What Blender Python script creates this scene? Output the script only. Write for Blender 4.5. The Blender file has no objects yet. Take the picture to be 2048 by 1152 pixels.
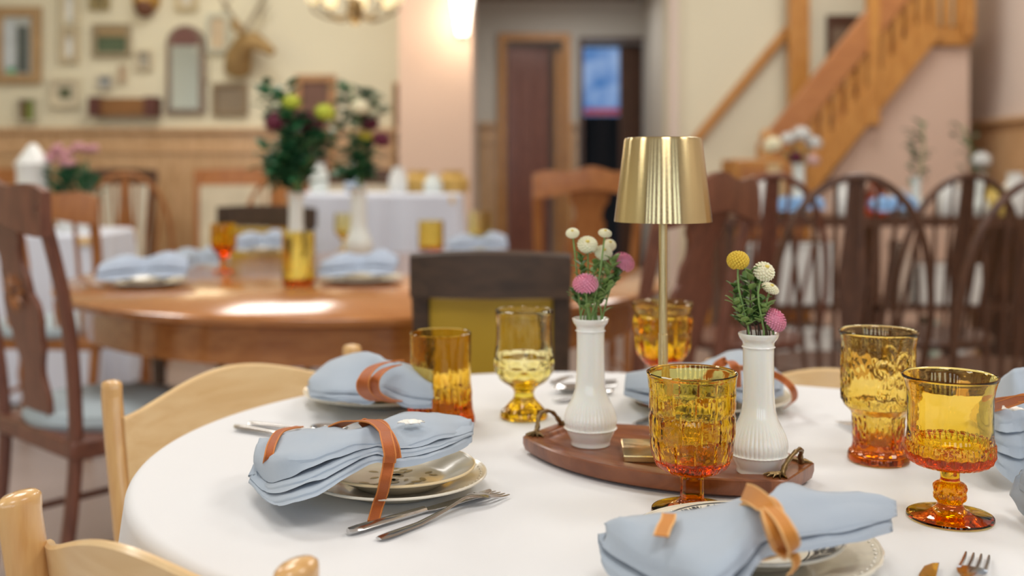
import bpy, math, random
from mathutils import Vector, Matrix, noise
C = bpy.context.scene
col = C.collection
PI = math.pi
F = 2150.0          # focal length in pixels of the 2048 px wide frame
HY = 340.0          # horizon row
CZ = 1.10           # camera height
# ---------------------------------------------------------------- camera, world, lamps, exposure
cd = bpy.data.cameras.new('camera')
cam = bpy.data.objects.new('camera', cd)
col.objects.link(cam)
cam.location = (0, 0, CZ)
cam.rotation_euler = (PI/2, 0, 0)
cd.sensor_width = 36.0
cd.lens = F/2048*36
cd.shift_y = -(576-HY)/2048
cd.clip_start = 0.05
cd.dof.use_dof = True
cd.dof.focus_distance = 1.09
cd.dof.aperture_fstop = 2.9
C.camera = cam
w = bpy.data.worlds.new('daylight')
C.world = w
w.use_nodes = True
w.node_tree.nodes['Background'].inputs[0].default_value = (0.72, 0.86, 1.0, 1)
w.node_tree.nodes['Background'].inputs[1].default_value = 2.2
C.view_settings.view_transform = 'Standard'
C.view_settings.look = 'None'
C.view_settings.gamma = 1.0
C.view_settings.exposure = -1.42
C.cycles.max_bounces = 14
C.cycles.transmission_bounces = 14
C.cycles.diffuse_bounces = 5
C.cycles.glossy_bounces = 6
C.cycles.sample_clamp_indirect = 6.0
CEIL = 3.3
def area(name, x, y, z, sx, sy, power, colr=(1, .97, .925), rot=(0, 0, 0)):
    l = bpy.data.lights.new(name, 'AREA')
    l.shape = 'RECTANGLE'; l.size = sx; l.size_y = sy; l.energy = power; l.color = colr
    o = bpy.data.objects.new(name, l); col.objects.link(o)
    o.location = (x, y, z); o.rotation_euler = rot
    return o
FILL_PANELS = [(-2.6, 0.6), (0.3, -0.6), (2.2, 0.8), (-0.9, 2.6), (1.6, 3.6), (-2.9, 4.0), (-1.6, 5.9), (1.9, 6.0)]  # positions of unseen fill panels added under the ceiling
for px_, py_ in FILL_PANELS:
    area('ceiling_fill', px_, py_, CEIL-.045, .9, .9, 66)
WINX = [-4.2, -3.2, -2.2, -1.2, -.2, .8, 1.8, 2.6]
for x_ in WINX: area('added_window_strip', x_, -2.9, 1.75, .42, 1.9, 22, (.80, .90, 1), (PI/2, 0, 0))  # strip lamps added at the unseen window row, spaced to streak the brass shade
area('hall_fill', .45, 8.2, 2.45, .5, .3, 14)  # unseen fill added to brighten the hall

# ---------------------------------------------------------------- helpers
def P(x, y, z=0.75):
    """point on the horizontal plane z seen at row y / column x of the photograph"""
    Y = F*(CZ-z)/(y-HY)
    return Vector(((x-1024)/F*Y, Y, z))
def Q(x, y, Y):
    return Vector(((x-1024)/F*Y, Y, CZ-(y-HY)*Y/F))

class MB:
    def __init__(s): s.v = []; s.f = []
    def add(s, vs, fs):
        n = len(s.v); s.v += [tuple(v) for v in vs]; s.f += [tuple(i+n for i in f) for f in fs]
        return s
    def box(s, c, d, M=None, taper=1.0):
        c = Vector(c); x, y, z = d[0]/2, d[1]/2, d[2]/2
        vs = []
        for k in (-1, 1):
            t = taper if k > 0 else 1
            for a, b in ((-1, -1), (1, -1), (1, 1), (-1, 1)):
                p = Vector((a*x*t, b*y*t, k*z))
                if M: p = M @ p
                vs.append(p+c)
        return s.add(vs, [(3, 2, 1, 0), (4, 5, 6, 7), (0, 1, 5, 4), (1, 2, 6, 5), (2, 3, 7, 6), (3, 0, 4, 7)])
    def tube(s, pts, rad, n=10, flat=1.0, up=None, caps=True):
        pts = [Vector(p) for p in pts]; m = len(pts)
        if not hasattr(rad, '__len__'): rad = [rad]*m
        base = len(s.v); prev = None
        for i, p in enumerate(pts):
            t = (pts[min(i+1, m-1)]-pts[max(i-1, 0)])
            t = t.normalized() if t.length > 1e-9 else Vector((0, 0, 1))
            if up is not None: a = Vector(up)
            elif prev is not None: a = prev
            else: a = Vector((0, 0, 1)) if abs(t.z) < .9 else Vector((1, 0, 0))
            u = (a-t*a.dot(t)).normalized(); v = t.cross(u); prev = u
            for k in range(n):
                th = 2*PI*k/n
                s.v.append(tuple(p+u*math.cos(th)*rad[i]+v*math.sin(th)*rad[i]*flat))
        for i in range(m-1):
            for k in range(n):
                a = base+i*n+k; b = base+i*n+(k+1) % n
                s.f.append((a, b, b+n, a+n))
        if caps:
            s.f.append(tuple(base+k for k in range(n))[::-1]); s.f.append(tuple(base+(m-1)*n+k for k in range(n)))
        return s
    def lathe(s, prof, n=48, c=(0, 0, 0), fn=None, sx=1, sy=1):
        """prof: (r, z[, outer flag]); r=0 ends close the solid"""
        c = Vector(c); rings = []
        for q in prof:
            r, z = q[0], q[1]
            if r <= 1e-6:
                s.v.append(tuple(c+Vector((0, 0, z)))); rings.append([len(s.v)-1])
            else:
                ring = []
                for k in range(n):
                    th = 2*PI*k/n; rr = r
                    if fn and (len(q) < 3 or q[2]): rr = r+fn(th, z)
                    s.v.append((c.x+rr*math.cos(th)*sx, c.y+rr*math.sin(th)*sy, c.z+z)); ring.append(len(s.v)-1)
                rings.append(ring)
        for a, b in zip(rings, rings[1:]):
            for k in range(n):
                k2 = (k+1) % n
                if len(a) == 1 and len(b) == 1: continue
                if len(a) == 1: s.f.append((a[0], b[k2], b[k]))
                elif len(b) == 1: s.f.append((a[k], a[k2], b[0]))
                else: s.f.append((a[k], a[k2], b[k2], b[k]))
        return s
    def prism(s, poly, z0, z1, M=None):
        """poly in local xy, extruded along z, optional matrix"""
        n = len(poly); vs = [Vector((x, y, z0)) for x, y in poly]+[Vector((x, y, z1)) for x, y in poly]
        if M: vs = [M @ v for v in vs]
        fs = [tuple(range(n))[::-1], tuple(range(n, 2*n))]+[(i, (i+1) % n, (i+1) % n+n, i+n) for i in range(n)]
        return s.add(vs, fs)
    def grid(s, rows, close=False):
        m = len(rows); n = len(rows[0]); b = len(s.v)
        for r in rows: s.v += [tuple(p) for p in r]
        for i in range(m-1):
            for k in range(n if close else n-1):
                k2 = (k+1) % n
                s.f.append((b+i*n+k, b+i*n+k2, b+(i+1)*n+k2, b+(i+1)*n+k))
        return s
    def ball(s, c, r, n=12, m=8, sz=1.0, fn=None):
        pr = [(r*math.sin(PI*i/m), -r*sz*math.cos(PI*i/m)) for i in range(m+1)]
        pr[0] = (0, pr[0][1]); pr[-1] = (0, pr[-1][1])
        return s.lathe(pr, n, c, fn)
    def build(s, name, mat, parent=None, smooth=True, solid=0, bevel=0, sub=0):
        me = bpy.data.meshes.new(name); me.from_pydata(s.v, [], s.f)
        me.materials.append(mat)
        o = bpy.data.objects.new(name, me); col.objects.link(o)
        if smooth:
            for p in me.polygons: p.use_smooth = True
            try: me.set_sharp_from_angle(angle=math.radians(38))
            except Exception: pass
        if parent is not None: o.parent = parent
        if solid:
            md = o.modifiers.new('thick', 'SOLIDIFY'); md.thickness = solid; md.offset = 0
        if bevel:
            md = o.modifiers.new('bevel', 'BEVEL'); md.width = bevel; md.segments = 2; md.limit_method = 'ANGLE'
        if sub:
            md = o.modifiers.new('sub', 'SUBSURF'); md.levels = sub; md.render_levels = sub
        return o

def tag(o, label=None, cat=None, group=None, kind=None):
    if label: o['label'] = label
    if cat: o['category'] = cat
    if group: o['group'] = group
    if kind: o['kind'] = kind
    return o
def thing(name, label, cat, loc=(0, 0, 0), rz=0, group=None):
    o = bpy.data.objects.new(name, None); o.empty_display_size = .05; col.objects.link(o)
    o.location = loc; o.rotation_euler = (0, 0, rz)
    return tag(o, label, cat, group)
def struct(name, mb, mat, **k):
    return tag(mb.build(name, mat, smooth=k.pop('smooth', False), **k), kind='structure')
def dup(root, loc, rz=None, label=None, group=None, scale=None):
    def cp(o, par):
        c = o.copy(); col.objects.link(c); c.parent = par
        for ch in KIDS.get(o.name, []) or [q for q in o.children]: cp(ch, c)
        return c
    r = cp(root, None); r.location = loc
    if rz is not None: r.rotation_euler = (0, 0, rz)
    if scale: r.scale = (scale,)*3
    if label: r['label'] = label
    if group: r['group'] = group
    return r
KIDS = {}
def cr(pts, n):
    """Catmull-Rom through tuples/vectors, n samples"""
    pts = [Vector(p) for p in pts]; m = len(pts)-1; out = []
    for i in range(n):
        t = i/(n-1)*m; k = min(int(t), m-1); t -= k
        p0 = pts[max(k-1, 0)]; p1 = pts[k]; p2 = pts[k+1]; p3 = pts[min(k+2, m)]
        out.append(.5*((2*p1)+(p2-p0)*t+(2*p0-5*p1+4*p2-p3)*t*t+(3*p1-p0-3*p2+p3)*t**3))
    return out

# ---------------------------------------------------------------- materials
def nmat(name):
    m = bpy.data.materials.new(name); m.use_nodes = True
    nt = m.node_tree; b = nt.nodes['Principled BSDF']
    return m, nt, b
def plain(name, c, rough=.5, metal=0, spec=.5, bump=0, bscale=200, var=0, vscale=8, sheen=0, coat=0, emit=None, es=0, sub=0):
    m, nt, b = nmat(name); I = b.inputs
    I['Base Color'].default_value = (*c, 1); I['Roughness'].default_value = rough; I['Metallic'].default_value = metal
    I['Specular IOR Level'].default_value = spec; I['Sheen Weight'].default_value = sheen; I['Coat Weight'].default_value = coat
    if sub: I['Subsurface Weight'].default_value = sub; I['Subsurface Scale'].default_value = .01
    if emit: I['Emission Color'].default_value = (*emit, 1); I['Emission Strength'].default_value = es
    tc = nt.nodes.new('ShaderNodeTexCoord')
    n = nt.nodes.new('ShaderNodeTexNoise'); n.inputs['Scale'].default_value = bscale if bump else vscale; n.inputs['Detail'].default_value = 3
    nt.links.new(tc.outputs['Object'], n.inputs['Vector'])
    if bump:
        bp = nt.nodes.new('ShaderNodeBump'); bp.inputs['Strength'].default_value = bump; bp.inputs['Distance'].default_value = .001
        nt.links.new(n.outputs['Fac'], bp.inputs['Height']); nt.links.new(bp.outputs[0], I['Normal'])
    if var:
        n2 = nt.nodes.new('ShaderNodeTexNoise'); n2.inputs['Scale'].default_value = vscale; n2.inputs['Detail'].default_value = 4
        nt.links.new(tc.outputs['Object'], n2.inputs['Vector'])
        mx = nt.nodes.new('ShaderNodeMix'); mx.data_type = 'RGBA'
        mx.inputs[6].default_value = (*[v*(1-var) for v in c], 1); mx.inputs[7].default_value = (*[min(1, v*(1+var)) for v in c], 1)
        nt.links.new(n2.outputs['Fac'], mx.inputs[0]); nt.links.new(mx.outputs[2], I['Base Color'])
    return m
def wood(name, c1, c2, rough=.35, st=(1, 12, 12), scale=6, coat=.3):
    m, nt, b = nmat(name); N = nt.nodes; L = nt.links
    tc = N.new('ShaderNodeTexCoord'); mp = N.new('ShaderNodeMapping'); mp.inputs['Scale'].default_value = st
    n = N.new('ShaderNodeTexNoise'); n.inputs['Scale'].default_value = scale; n.inputs['Detail'].default_value = 6; n.inputs['Distortion'].default_value = .6
    r = N.new('ShaderNodeValToRGB'); r.color_ramp.elements[0].position = .3; r.color_ramp.elements[1].position = .7
    r.color_ramp.elements[0].color = (*c1, 1); r.color_ramp.elements[1].color = (*c2, 1)
    L.new(tc.outputs['Object'], mp.inputs[0]); L.new(mp.outputs[0], n.inputs['Vector']); L.new(n.outputs['Fac'], r.inputs[0])
    L.new(r.outputs[0], b.inputs['Base Color']); b.inputs['Roughness'].default_value = rough; b.inputs['Coat Weight'].default_value = coat
    b.inputs['Coat Roughness'].default_value = .15
    return m
def glass(name, colr, dens, rough=0.0, tint=(1, 1, 1), bump=0, bscale=120):
    m = bpy.data.materials.new(name); m.use_nodes = True; nt = m.node_tree; nt.nodes.clear()
    o = nt.nodes.new('ShaderNodeOutputMaterial'); g = nt.nodes.new('ShaderNodeBsdfGlass')
    g.inputs['Color'].default_value = (*tint, 1); g.inputs['Roughness'].default_value = rough; g.inputs['IOR'].default_value = 1.5
    nt.links.new(g.outputs[0], o.inputs['Surface'])
    v = nt.nodes.new('ShaderNodeVolumeAbsorption'); v.inputs['Color'].default_value = (*colr, 1); v.inputs['Density'].default_value = dens
    nt.links.new(v.outputs[0], o.inputs['Volume'])
    if bump:
        tc = nt.nodes.new('ShaderNodeTexCoord'); n = nt.nodes.new('ShaderNodeTexNoise'); n.inputs['Scale'].default_value = bscale
        bp = nt.nodes.new('ShaderNodeBump'); bp.inputs['Strength'].default_value = bump; bp.inputs['Distance'].default_value = .002
        nt.links.new(tc.outputs['Object'], n.inputs['Vector']); nt.links.new(n.outputs['Fac'], bp.inputs['Height']); nt.links.new(bp.outputs[0], g.inputs['Normal'])
    return m
M = {}
M['cream_wall'] = plain('cream_wall', (.78, .745, .57), .8, var=.03, vscale=2)
M['grey_wall'] = plain('grey_wall', (.62, .60, .54), .8, var=.03, vscale=2)
M['pink_wall'] = plain('pink_wall', (.68, .51, .41), .8, var=.04, vscale=2)
M['pale_pink_wall'] = plain('pale_pink_wall', (.72, .62, .55), .8, var=.03, vscale=2)
M['ceiling'] = plain('ceiling_paint', (.82, .80, .74), .9)
M['floor'] = plain('floor_vinyl', (.42, .34, .30), .35, var=.25, vscale=1.5)
M['wains'] = wood('wainscot_wood', (.50, .30, .14), (.68, .45, .25), .5, (8, 8, 1), 5)
M['cloth'] = plain('white_table_linen', (.76, .77, .78), .85, spec=.2, bump=.12, bscale=900, var=.015, vscale=3, sheen=.1)
M['blond'] = wood('blond_beech', (.74, .50, .24), (.84, .62, .34), .3, (2, 14, 14), 4)
M['blond_v'] = wood('honey_beech_post', (.62, .34, .12), (.76, .48, .20), .22, (14, 14, 1.5), 5, .6)
M['walnut'] = wood('red_walnut', (.15, .040, .012), (.29, .095, .032), .3, (3, 22, 3), 6, .15)
M['red_wood'] = wood('reddish_mahogany', (.11, .038, .024), (.21, .078, .045), .35, (12, 12, 2), 5, .08)
M['orange_wood'] = wood('orange_oak', (.30, .105, .025), (.44, .18, .05), .35, (10, 10, 2), 5, .1)
M['table_wood'] = wood('warm_table_wood', (.36, .13, .035), (.52, .22, .07), .16, (2, 12, 12), 4, .6)
M['dark_wood'] = wood('dark_brown_wood', (.060, .025, .013), (.125, .055, .028), .38, (12, 12, 2), 5, .08)
M['dark_frame'] = wood('dark_chair_frame', (.035, .020, .012), (.075, .042, .024), .5, (2, 10, 10), 5, 0)
M['stair_wood'] = wood('golden_stair_oak', (.44, .18, .03), (.60, .29, .065), .4, (10, 10, 2), 4)
M['stair_red'] = wood('reddish_stair_rail', (.38, .14, .04), (.50, .21, .065), .4, (2, 10, 10), 4)
M['mustard'] = plain('mustard_vinyl', (.46, .30, .02), .45, bump=.2, bscale=300)
M['blue_seat'] = plain('grey_blue_upholstery', (.40, .48, .52), .8, bump=.3, bscale=300)
M['napkin'] = plain('grey_blue_napkin', (.40, .47, .55), .9, spec=.15, bump=.35, bscale=1400, sheen=.25, var=.04, vscale=20)
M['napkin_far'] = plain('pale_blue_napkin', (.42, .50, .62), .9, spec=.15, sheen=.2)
M['rust'] = plain('rust_velvet', (.38, .085, .006), .65, bump=.5, bscale=900, sheen=.12, var=.2, vscale=60)
M['rust_edge'] = plain('pale_ribbon_edge', (.56, .19, .04), .7)
M['tan'] = plain('ochre_velvet', (.56, .21, .02), .65, bump=.5, bscale=900, sheen=.12, var=.15, vscale=60)
M['tan_edge'] = plain('pale_ochre_edge', (.76, .44, .17), .7)
M['china'] = plain('cream_china', (.80, .75, .63), .15, spec=.5, coat=.2)
M['china_gold'] = plain('sand_glazed_china', (.80, .64, .38), .22, spec=.5, coat=.2)
M['china_sand'] = plain('taupe_glaze', (.70, .63, .48), .22, spec=.5, coat=.15)
M['milk'] = plain('milk_glass', (.86, .84, .78), .15, spec=.6, coat=.6, sub=.15)
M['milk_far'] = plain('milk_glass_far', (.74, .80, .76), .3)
M['steel'] = plain('polished_steel', (.62, .61, .60), .16, 1, var=.1, vscale=40)
M['ant_brass'] = plain('antique_brass', (.22, .15, .07), .38, 1, bump=.6, bscale=300, var=.4, vscale=120)
M['pink'] = plain('pink_petals', (.84, .38, .50), .7, sub=.1, var=.2, vscale=200)
M['white_petal'] = plain('ivory_petals', (.86, .82, .60), .7, sub=.1)
M['yellow'] = plain('yellow_craspedia', (.72, .50, .05), .7, var=.2, vscale=200)
M['eye'] = plain('yellow_flower_eye', (.72, .58, .14), .8)
M['stem'] = plain('green_stem', (.20, .33, .10), .6)
M['leaf'] = plain('green_leaf', (.085, .18, .035), .5, var=.4, vscale=60)
M['leaf_pale'] = plain('pale_leaf', (.21, .33, .09), .5, var=.3, vscale=60)
M['brown_stem'] = plain('brown_stem', (.09, .05, .03), .6)
M['burgundy'] = plain('burgundy_petals', (.13, .015, .04), .7)
M['lime'] = plain('lime_petals', (.52, .58, .06), .7)
M['yel_far'] = plain('bright_yellow_petals', (.75, .55, .03), .7)
M['amber'] = glass('amber_glass', (.993, .950, .40), 600, tint=(1, .935, .80), bump=.12, bscale=60)
M['amber_deep'] = glass('deep_amber_glass', (.990, .925, .30), 340, tint=(1, .92, .72), bump=.12, bscale=60)
M['amber_olive'] = glass('olive_amber_glass', (.985, .92, .45), 330, tint=(1, .955, .84), bump=.1, bscale=60)
M['pale_yellow'] = glass('pale_yellow_glass', (.99, .925, .2), 110, tint=(1, .985, .94), bump=.1, bscale=60)
M['amber_far'] = glass('amber_glass_far', (.993, .94, .3), 600, tint=(1, .90, .70))
M['clear'] = glass('clear_glass', (1, 1, 1), 0)
def brass(name, rough=.2, c=(.63, .52, .28)):
    m, nt, b = nmat(name); I = b.inputs
    I['Base Color'].default_value = (*c, 1); I['Metallic'].default_value = 1; I['Roughness'].default_value = rough
    I['Anisotropic'].default_value = 1.0
    I['Anisotropic Rotation'].default_value = .25
    t = nt.nodes.new('ShaderNodeTangent'); t.direction_type = 'RADIAL'; t.axis = 'Z'
    nt.links.new(t.outputs[0], I['Tangent'])
    tc = nt.nodes.new('ShaderNodeTexCoord'); mp = nt.nodes.new('ShaderNodeMapping'); mp.inputs['Scale'].default_value = (20, 20, 1800)
    n = nt.nodes.new('ShaderNodeTexNoise'); n.inputs['Scale'].default_value = 1
    nt.links.new(tc.outputs['Object'], mp.inputs[0]); nt.links.new(mp.outputs[0], n.inputs['Vector'])
    bp = nt.nodes.new('ShaderNodeBump'); bp.inputs['Strength'].default_value = .12; bp.inputs['Distance'].default_value = .0006
    nt.links.new(n.outputs['Fac'], bp.inputs['Height']); nt.links.new(bp.outputs[0], I['Normal'])
    return m
M['brass'] = brass('brushed_gold_brass')
def plate_mb(R, h, well=.62, bead=None, scal=0, n=96, t=.0035):
    w_ = R*well
    pr = [(0, .0015), (w_*.8, .0015), (w_*.85, 0), (w_*.92, 0), (w_, .003), (R*.8, h*.55), (R*.97, h*.93), (R, h-.001), (R*1.0, h+.0006),
          (R*.985, h+.0012), (R*.955, h+.0002), (R*.93, h-.0012), (R*.8, h*.55+t), (w_*1.05, .003+t), (w_*.9, .0015+t), (0, .0015+t)]
    def fn(th, z):
        v = 0
        if scal and z > h*.5: v += R*.012*abs(math.cos(th*scal/2))
        return v
    return MB().lathe(pr, n, fn=fn if scal else None)
def plate(x, y, z, R, h, mat, label, ring=None, bead=False, scal=0, name='dinner_plate', pat=None, motif=None):
    t = thing(name, label, 'plate', (x, y, z)); t_ = .0035
    plate_mb(R, h, scal=scal).build('dish', mat, t)
    if ring: MB().tube([(R*.993*math.cos(2*PI*k/72), R*.993*math.sin(2*PI*k/72), h+.0004) for k in range(73)], .0014, 8, caps=False).build('rim_band', ring, t)
    if bead:
        b = MB()
        for k in range(64):
            a = 2*PI*k/64; b.ball((R*.945*math.cos(a), R*.945*math.sin(a), h-.0006), .0019, 8, 4, .5)
        b.build('beaded_edge', mat, t)
    if pat:
        b = MB(); rnd = random.Random(7); KN = [(.60, .0062), (.65, .0065), (.8, h*.55+t_), (.93, h-.0012), (.955, h+.0002), (1.1, h+.0003)]
        def surf(q):
            for (a0, z0_), (a1, z1_) in zip(KN, KN[1:]):
                if q <= a1: return z0_+(z1_-z0_)*max(0, (q-a0)/(a1-a0))+.0007
            return h
        for k in range(760):          # dark printed leaves and scrolls round the rim
            a = rnd.random()*2*PI; q = .66+.29*rnd.random(); l = R*.050*rnd.random()+R*.014
            zz = (.003+.0035)+(h-.0005-(.003+.0035))*max(0, (q*R-.65*R)/(R*.30))+.0006
            c = Vector((R*q*math.cos(a), R*q*math.sin(a), zz)); an = rnd.random()*6.3
            dx = Vector((math.cos(an), math.sin(an), 0))*l; dy = Vector((-math.sin(an), math.cos(an), 0))*l*.45
            sl = (h-.0065)/(R*.30)
            pts = []
            for v in (dx, dy, -dx, -dy):
                q2 = c+v; q2.z = surf(q2.xy.length/R); pts.append(q2)
            b.add(pts, [(0, 1, 2, 3)])
        for rr in (.62, .985):
            b.tube([(R*rr*math.cos(2*PI*k/72), R*rr*math.sin(2*PI*k/72), (.0061 if rr < .7 else h+.0012)) for k in range(73)], .0007, 5, caps=False)
        b.build('printed_pattern', pat, t, smooth=False)
    if motif:
        b = MB(); rnd = random.Random(3)
        for k in range(26):
            a = rnd.random()*6.3; q = R*.5*rnd.random()**.5; l = .004+.005*rnd.random()
            c = Vector((q*math.cos(a), q*math.sin(a), .0053)); an = rnd.random()*6.3
            dx = Vector((math.cos(an), math.sin(an), 0))*l; dy = Vector((-math.sin(an), math.cos(an), 0))*l*.45
            b.add([c+dx, c+dx*.4+dy, c-dx*.6+dy, c-dx, c-dx*.6-dy, c+dx*.4-dy], [(0, 1, 2, 3, 4, 5)])
        b.build('flower_motif', motif, t, smooth=False)
    return t
M['ink'] = plain('black_transfer_ink', (.03, .03, .035), .4)
M['motif'] = plain('olive_flower_print', (.30, .22, .07), .3)
def napkin(name, label, B, Fr, th, nl=5, mat=None, puff=.004, seed=1, fan=.012, group=None, gap=None, wr_=1.0):
    """B/Fr: back and front edge points of the top layer along its length, th: stack heights"""
    rnd = random.Random(seed); S = 46
    Bs = cr(B, S); Fs = cr(Fr, S); T = cr([(t, 0, 0) for t in th], S)
    cen = sum((b for b in Bs), Vector())/S
    cen = (cen+sum((f for f in Fs), Vector())/S)/2; cen.z = 0
    rows = []
    jit = [rnd.uniform(-1, 1) for _ in range(nl)]
    axis = (Bs[-1]+Fs[-1]-Bs[0]-Fs[0]); axis.z = 0; axis.normalize()
    for i in range(S):
        b, f, t = Bs[i], Fs[i], T[i].x; s = i/(S-1); row = []
        depth = (f-b); dl = depth.length; un = depth/dl
        edge = max(0, 1-s/.12, 1-(1-s)/.12)
        for k in range(nl):
            gp = 0
            if gap and k: gp = gap[2]*math.exp(-((s-gap[0])/gap[1])**2)
            z = -t*k/max(1, nl-1)-gp*(1-.5*(k-1)/nl); out = un*(fan*k*t/.03+jit[k]*.0015*min(1, dl/.05))
            sp = axis*(jit[(k+2) % nl]*.006*edge)
            us = [u/9 for u in range(10)]
            if k % 2: us = us[::-1]
            for u in us:
                pt = b.lerp(f, u)+out*u
                bul = puff*math.sin(PI*min(1, max(0, u)))*(1 if k == 0 else .35)*min(1, dl/.04)
                wr = wr_*(.0016*noise.noise(Vector((s*7+k*3.1, u*2.4, seed*2.3)))*(2 if k == 0 else 1)+.0011*noise.noise(Vector((s*16+u*5, u*3.4-s*6, seed*1.3+k))))
                if k == 0: wr += .0009*math.sin(s*40+3*u)*math.exp(-((s-.5)/.12)**2)
                row.append(pt+sp+Vector((0, 0, z+bul+wr))-cen)
            # rounded fold
            if k < nl-1:
                e = row[-1]; g = t/max(1, nl-1)+((gap[2]*math.exp(-((s-gap[0])/gap[1])**2)) if gap and k == 0 else 0); s_ = un if k % 2 == 0 else -un
                row.append(e+s_*g*.32+Vector((0, 0, -g*.22))); row.append(e+s_*g*.36+Vector((0, 0, -g*.6)))
        rows.append(row)
    o = MB().grid(rows).build(name, mat or M['napkin'], None, solid=.0011)
    o.location = cen
    for p in o.data.polygons: p.use_smooth = True
    return tag(o, label, 'napkin', group)
def strip(name, pts, wd, wid, mat, parent, edge=None, n=40, th=.0010):
    """flat ribbon through pts; wd = width direction (one vector, or one per point)"""
    many = isinstance(wd, list)
    Ps = cr(pts, n); W = cr(wd, n) if many else [Vector(wd)]*n
    inv = -parent.location if parent else Vector()
    def sect(a, b, off):
        rows = []
        for i, p in enumerate(Ps):
            t = (Ps[min(i+1, n-1)]-Ps[max(i-1, 0)]).normalized(); d = W[i].normalized(); d = (d-t*d.dot(t)).normalized(); nn = t.cross(d)
            q = p+inv
            c = [q+d*a+nn*th/2*off, q+d*b+nn*th/2*off, q+d*b-nn*th/2*off, q+d*a-nn*th/2*off]
            rows.append(c)
        m = MB().grid(rows, close=True); k = len(m.v); m.f += [(3, 2, 1, 0), (k-4, k-3, k-2, k-1)]; return m
    o = sect(-wid/2, wid/2, 1).build(name, mat, parent)
    if edge:
        e = sect(-wid/2-.0004, -wid/2+.0010, 1.5); g = sect(wid/2-.0010, wid/2+.0004, 1.5); e.add(g.v, g.f); e.build('edging', edge, o)
    return o
def fork(label, a, b, name='fork', group=None, lift=.010):
    """a: handle end, b: tine tips, both on the cloth"""
    L = (b-a).length; ang = math.atan2((b-a).y, (b-a).x)
    t = thing(name, label, 'fork', (a.x, a.y, a.z+.0012), ang, group); s = L/.20
    def z(x):
        x /= L
        return .001+lift*(math.sin(PI*max(0, (x-.35)/.65))**2*.9) if x > .35 else .001
    hp = [(0, .0042), (.006, .0062), (.02, .0070), (.06, .0052), (.10, .0033), (.13, .0030), (.140, .0045), (.15, .0100), (.158, .0118), (.166, .0122)]
    rows = []
    for x, h in hp:
        x *= s; zz = z(x); rows.append([(x, -h, zz), (x, -h*.5, zz+.0013), (x, h*.5, zz+.0013), (x, h, zz), (x, h*.5, zz-.0010), (x, -h*.5, zz-.0010)])
    m = MB().grid(rows, close=True); m.f += [tuple(range(6))[::-1], tuple(range(len(m.v)-6, len(m.v)))]
    m.build('handle', M['steel'], t)
    for k in range(4):
        y = (-.0102+.0068*k)
        pts = [((.163+.037*q/5)*s, y*(1-.06*q/5), z((.163+.037*q/5)*s)+.0002) for q in range(6)]
        MB().tube(pts, [.0021, .002, .0019, .0018, .0016, .0009], 6, .5, up=(0, 1, 0)).build('tine', M['steel'], t)
    return t
def knife(label, a, b, group=None, flip=1):
    L = (b-a).length; ang = math.atan2((b-a).y, (b-a).x); s = L/.21
    t = thing('knife', label, 'knife', (a.x, a.y, a.z+.0012), ang, group)
    rows = []
    for x, h in [(0, .003), (.004, .0055), (.015, .0072), (.05, .0062), (.09, .0050), (.105, .0045)]:
        rows.append([(x*s, h*math.cos(q*PI/4), .0028+.0030*math.sin(q*PI/4)) for q in range(8)])
    m = MB().grid(rows, close=True); m.f += [tuple(range(8))[::-1], tuple(range(len(m.v)-8, len(m.v)))]
    m.build('handle', M['steel'], t)
    top = [(.105, .0045), (.115, .0075*1), (.15, .0095), (.185, .0095), (.20, .007), (.208, .001), (.21, -.004)]
    bot = [(.10, -.0045), (.21, -.0045)]
    poly = [(x*s, y*flip) for x, y in (bot+top[::-1])]
    if flip < 0: poly = poly[::-1]
    MB().prism(poly, .0012, .0026).build('blade', M['steel'], t, smooth=False, bevel=.0004)
    return t
def spoon(label, a, b, group=None):
    L = (b-a).length; ang = math.atan2((b-a).y, (b-a).x); s = L/.19
    t = thing('spoon', label, 'spoon', (a.x, a.y, a.z+.0012), ang, group); rows = []
    for x, h in [(0, .003), (.005, .0058), (.02, .0066), (.06, .005), (.10, .003), (.128, .0028), (.137, .004)]:
        rows.append([(x*s, h*math.cos(q*PI/4), .002+.0014*math.sin(q*PI/4)) for q in range(8)])
    m = MB().grid(rows, close=True); m.f += [tuple(range(8))[::-1], tuple(range(len(m.v)-8, len(m.v)))]
    m.build('handle', M['steel'], t)
    m = MB()
    m.lathe([(0, .0004), (.008, .001), (.015, .0045), (.0185, .008), (.0175, .0088), (.014, .0058), (.008, .0024), (0, .0016)], 32, (.160*s, 0, .0), sx=1.5, sy=1.0)
    m.build('bowl', M['steel'], t)
    return t
def goblet(name, label, loc, outer, inner, mat, fn=None, n=144, cat='glass', group=None, rz=0):
    t_ = MB().lathe([(0, outer[0][1])]+[(r, z, 1) for r, z in outer]+[(r, z, 0) for r, z in inner]+[(0, inner[-1][1])], n, fn=fn).build(name, mat)
    t_.location = loc; t_.rotation_euler = (0, 0, rz)
    for p in t_.data.polygons: p.use_smooth = True
    return tag(t_, label, cat, group)
def prof(pts, n):
    return [(max(.0005, p.x), p.y) for p in cr([(a, b, 0) for a, b in pts], n)]
def sm(a, b, x):
    x = max(0, min(1, (x-a)/(b-a))); return x*x*(3-2*x)
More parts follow.
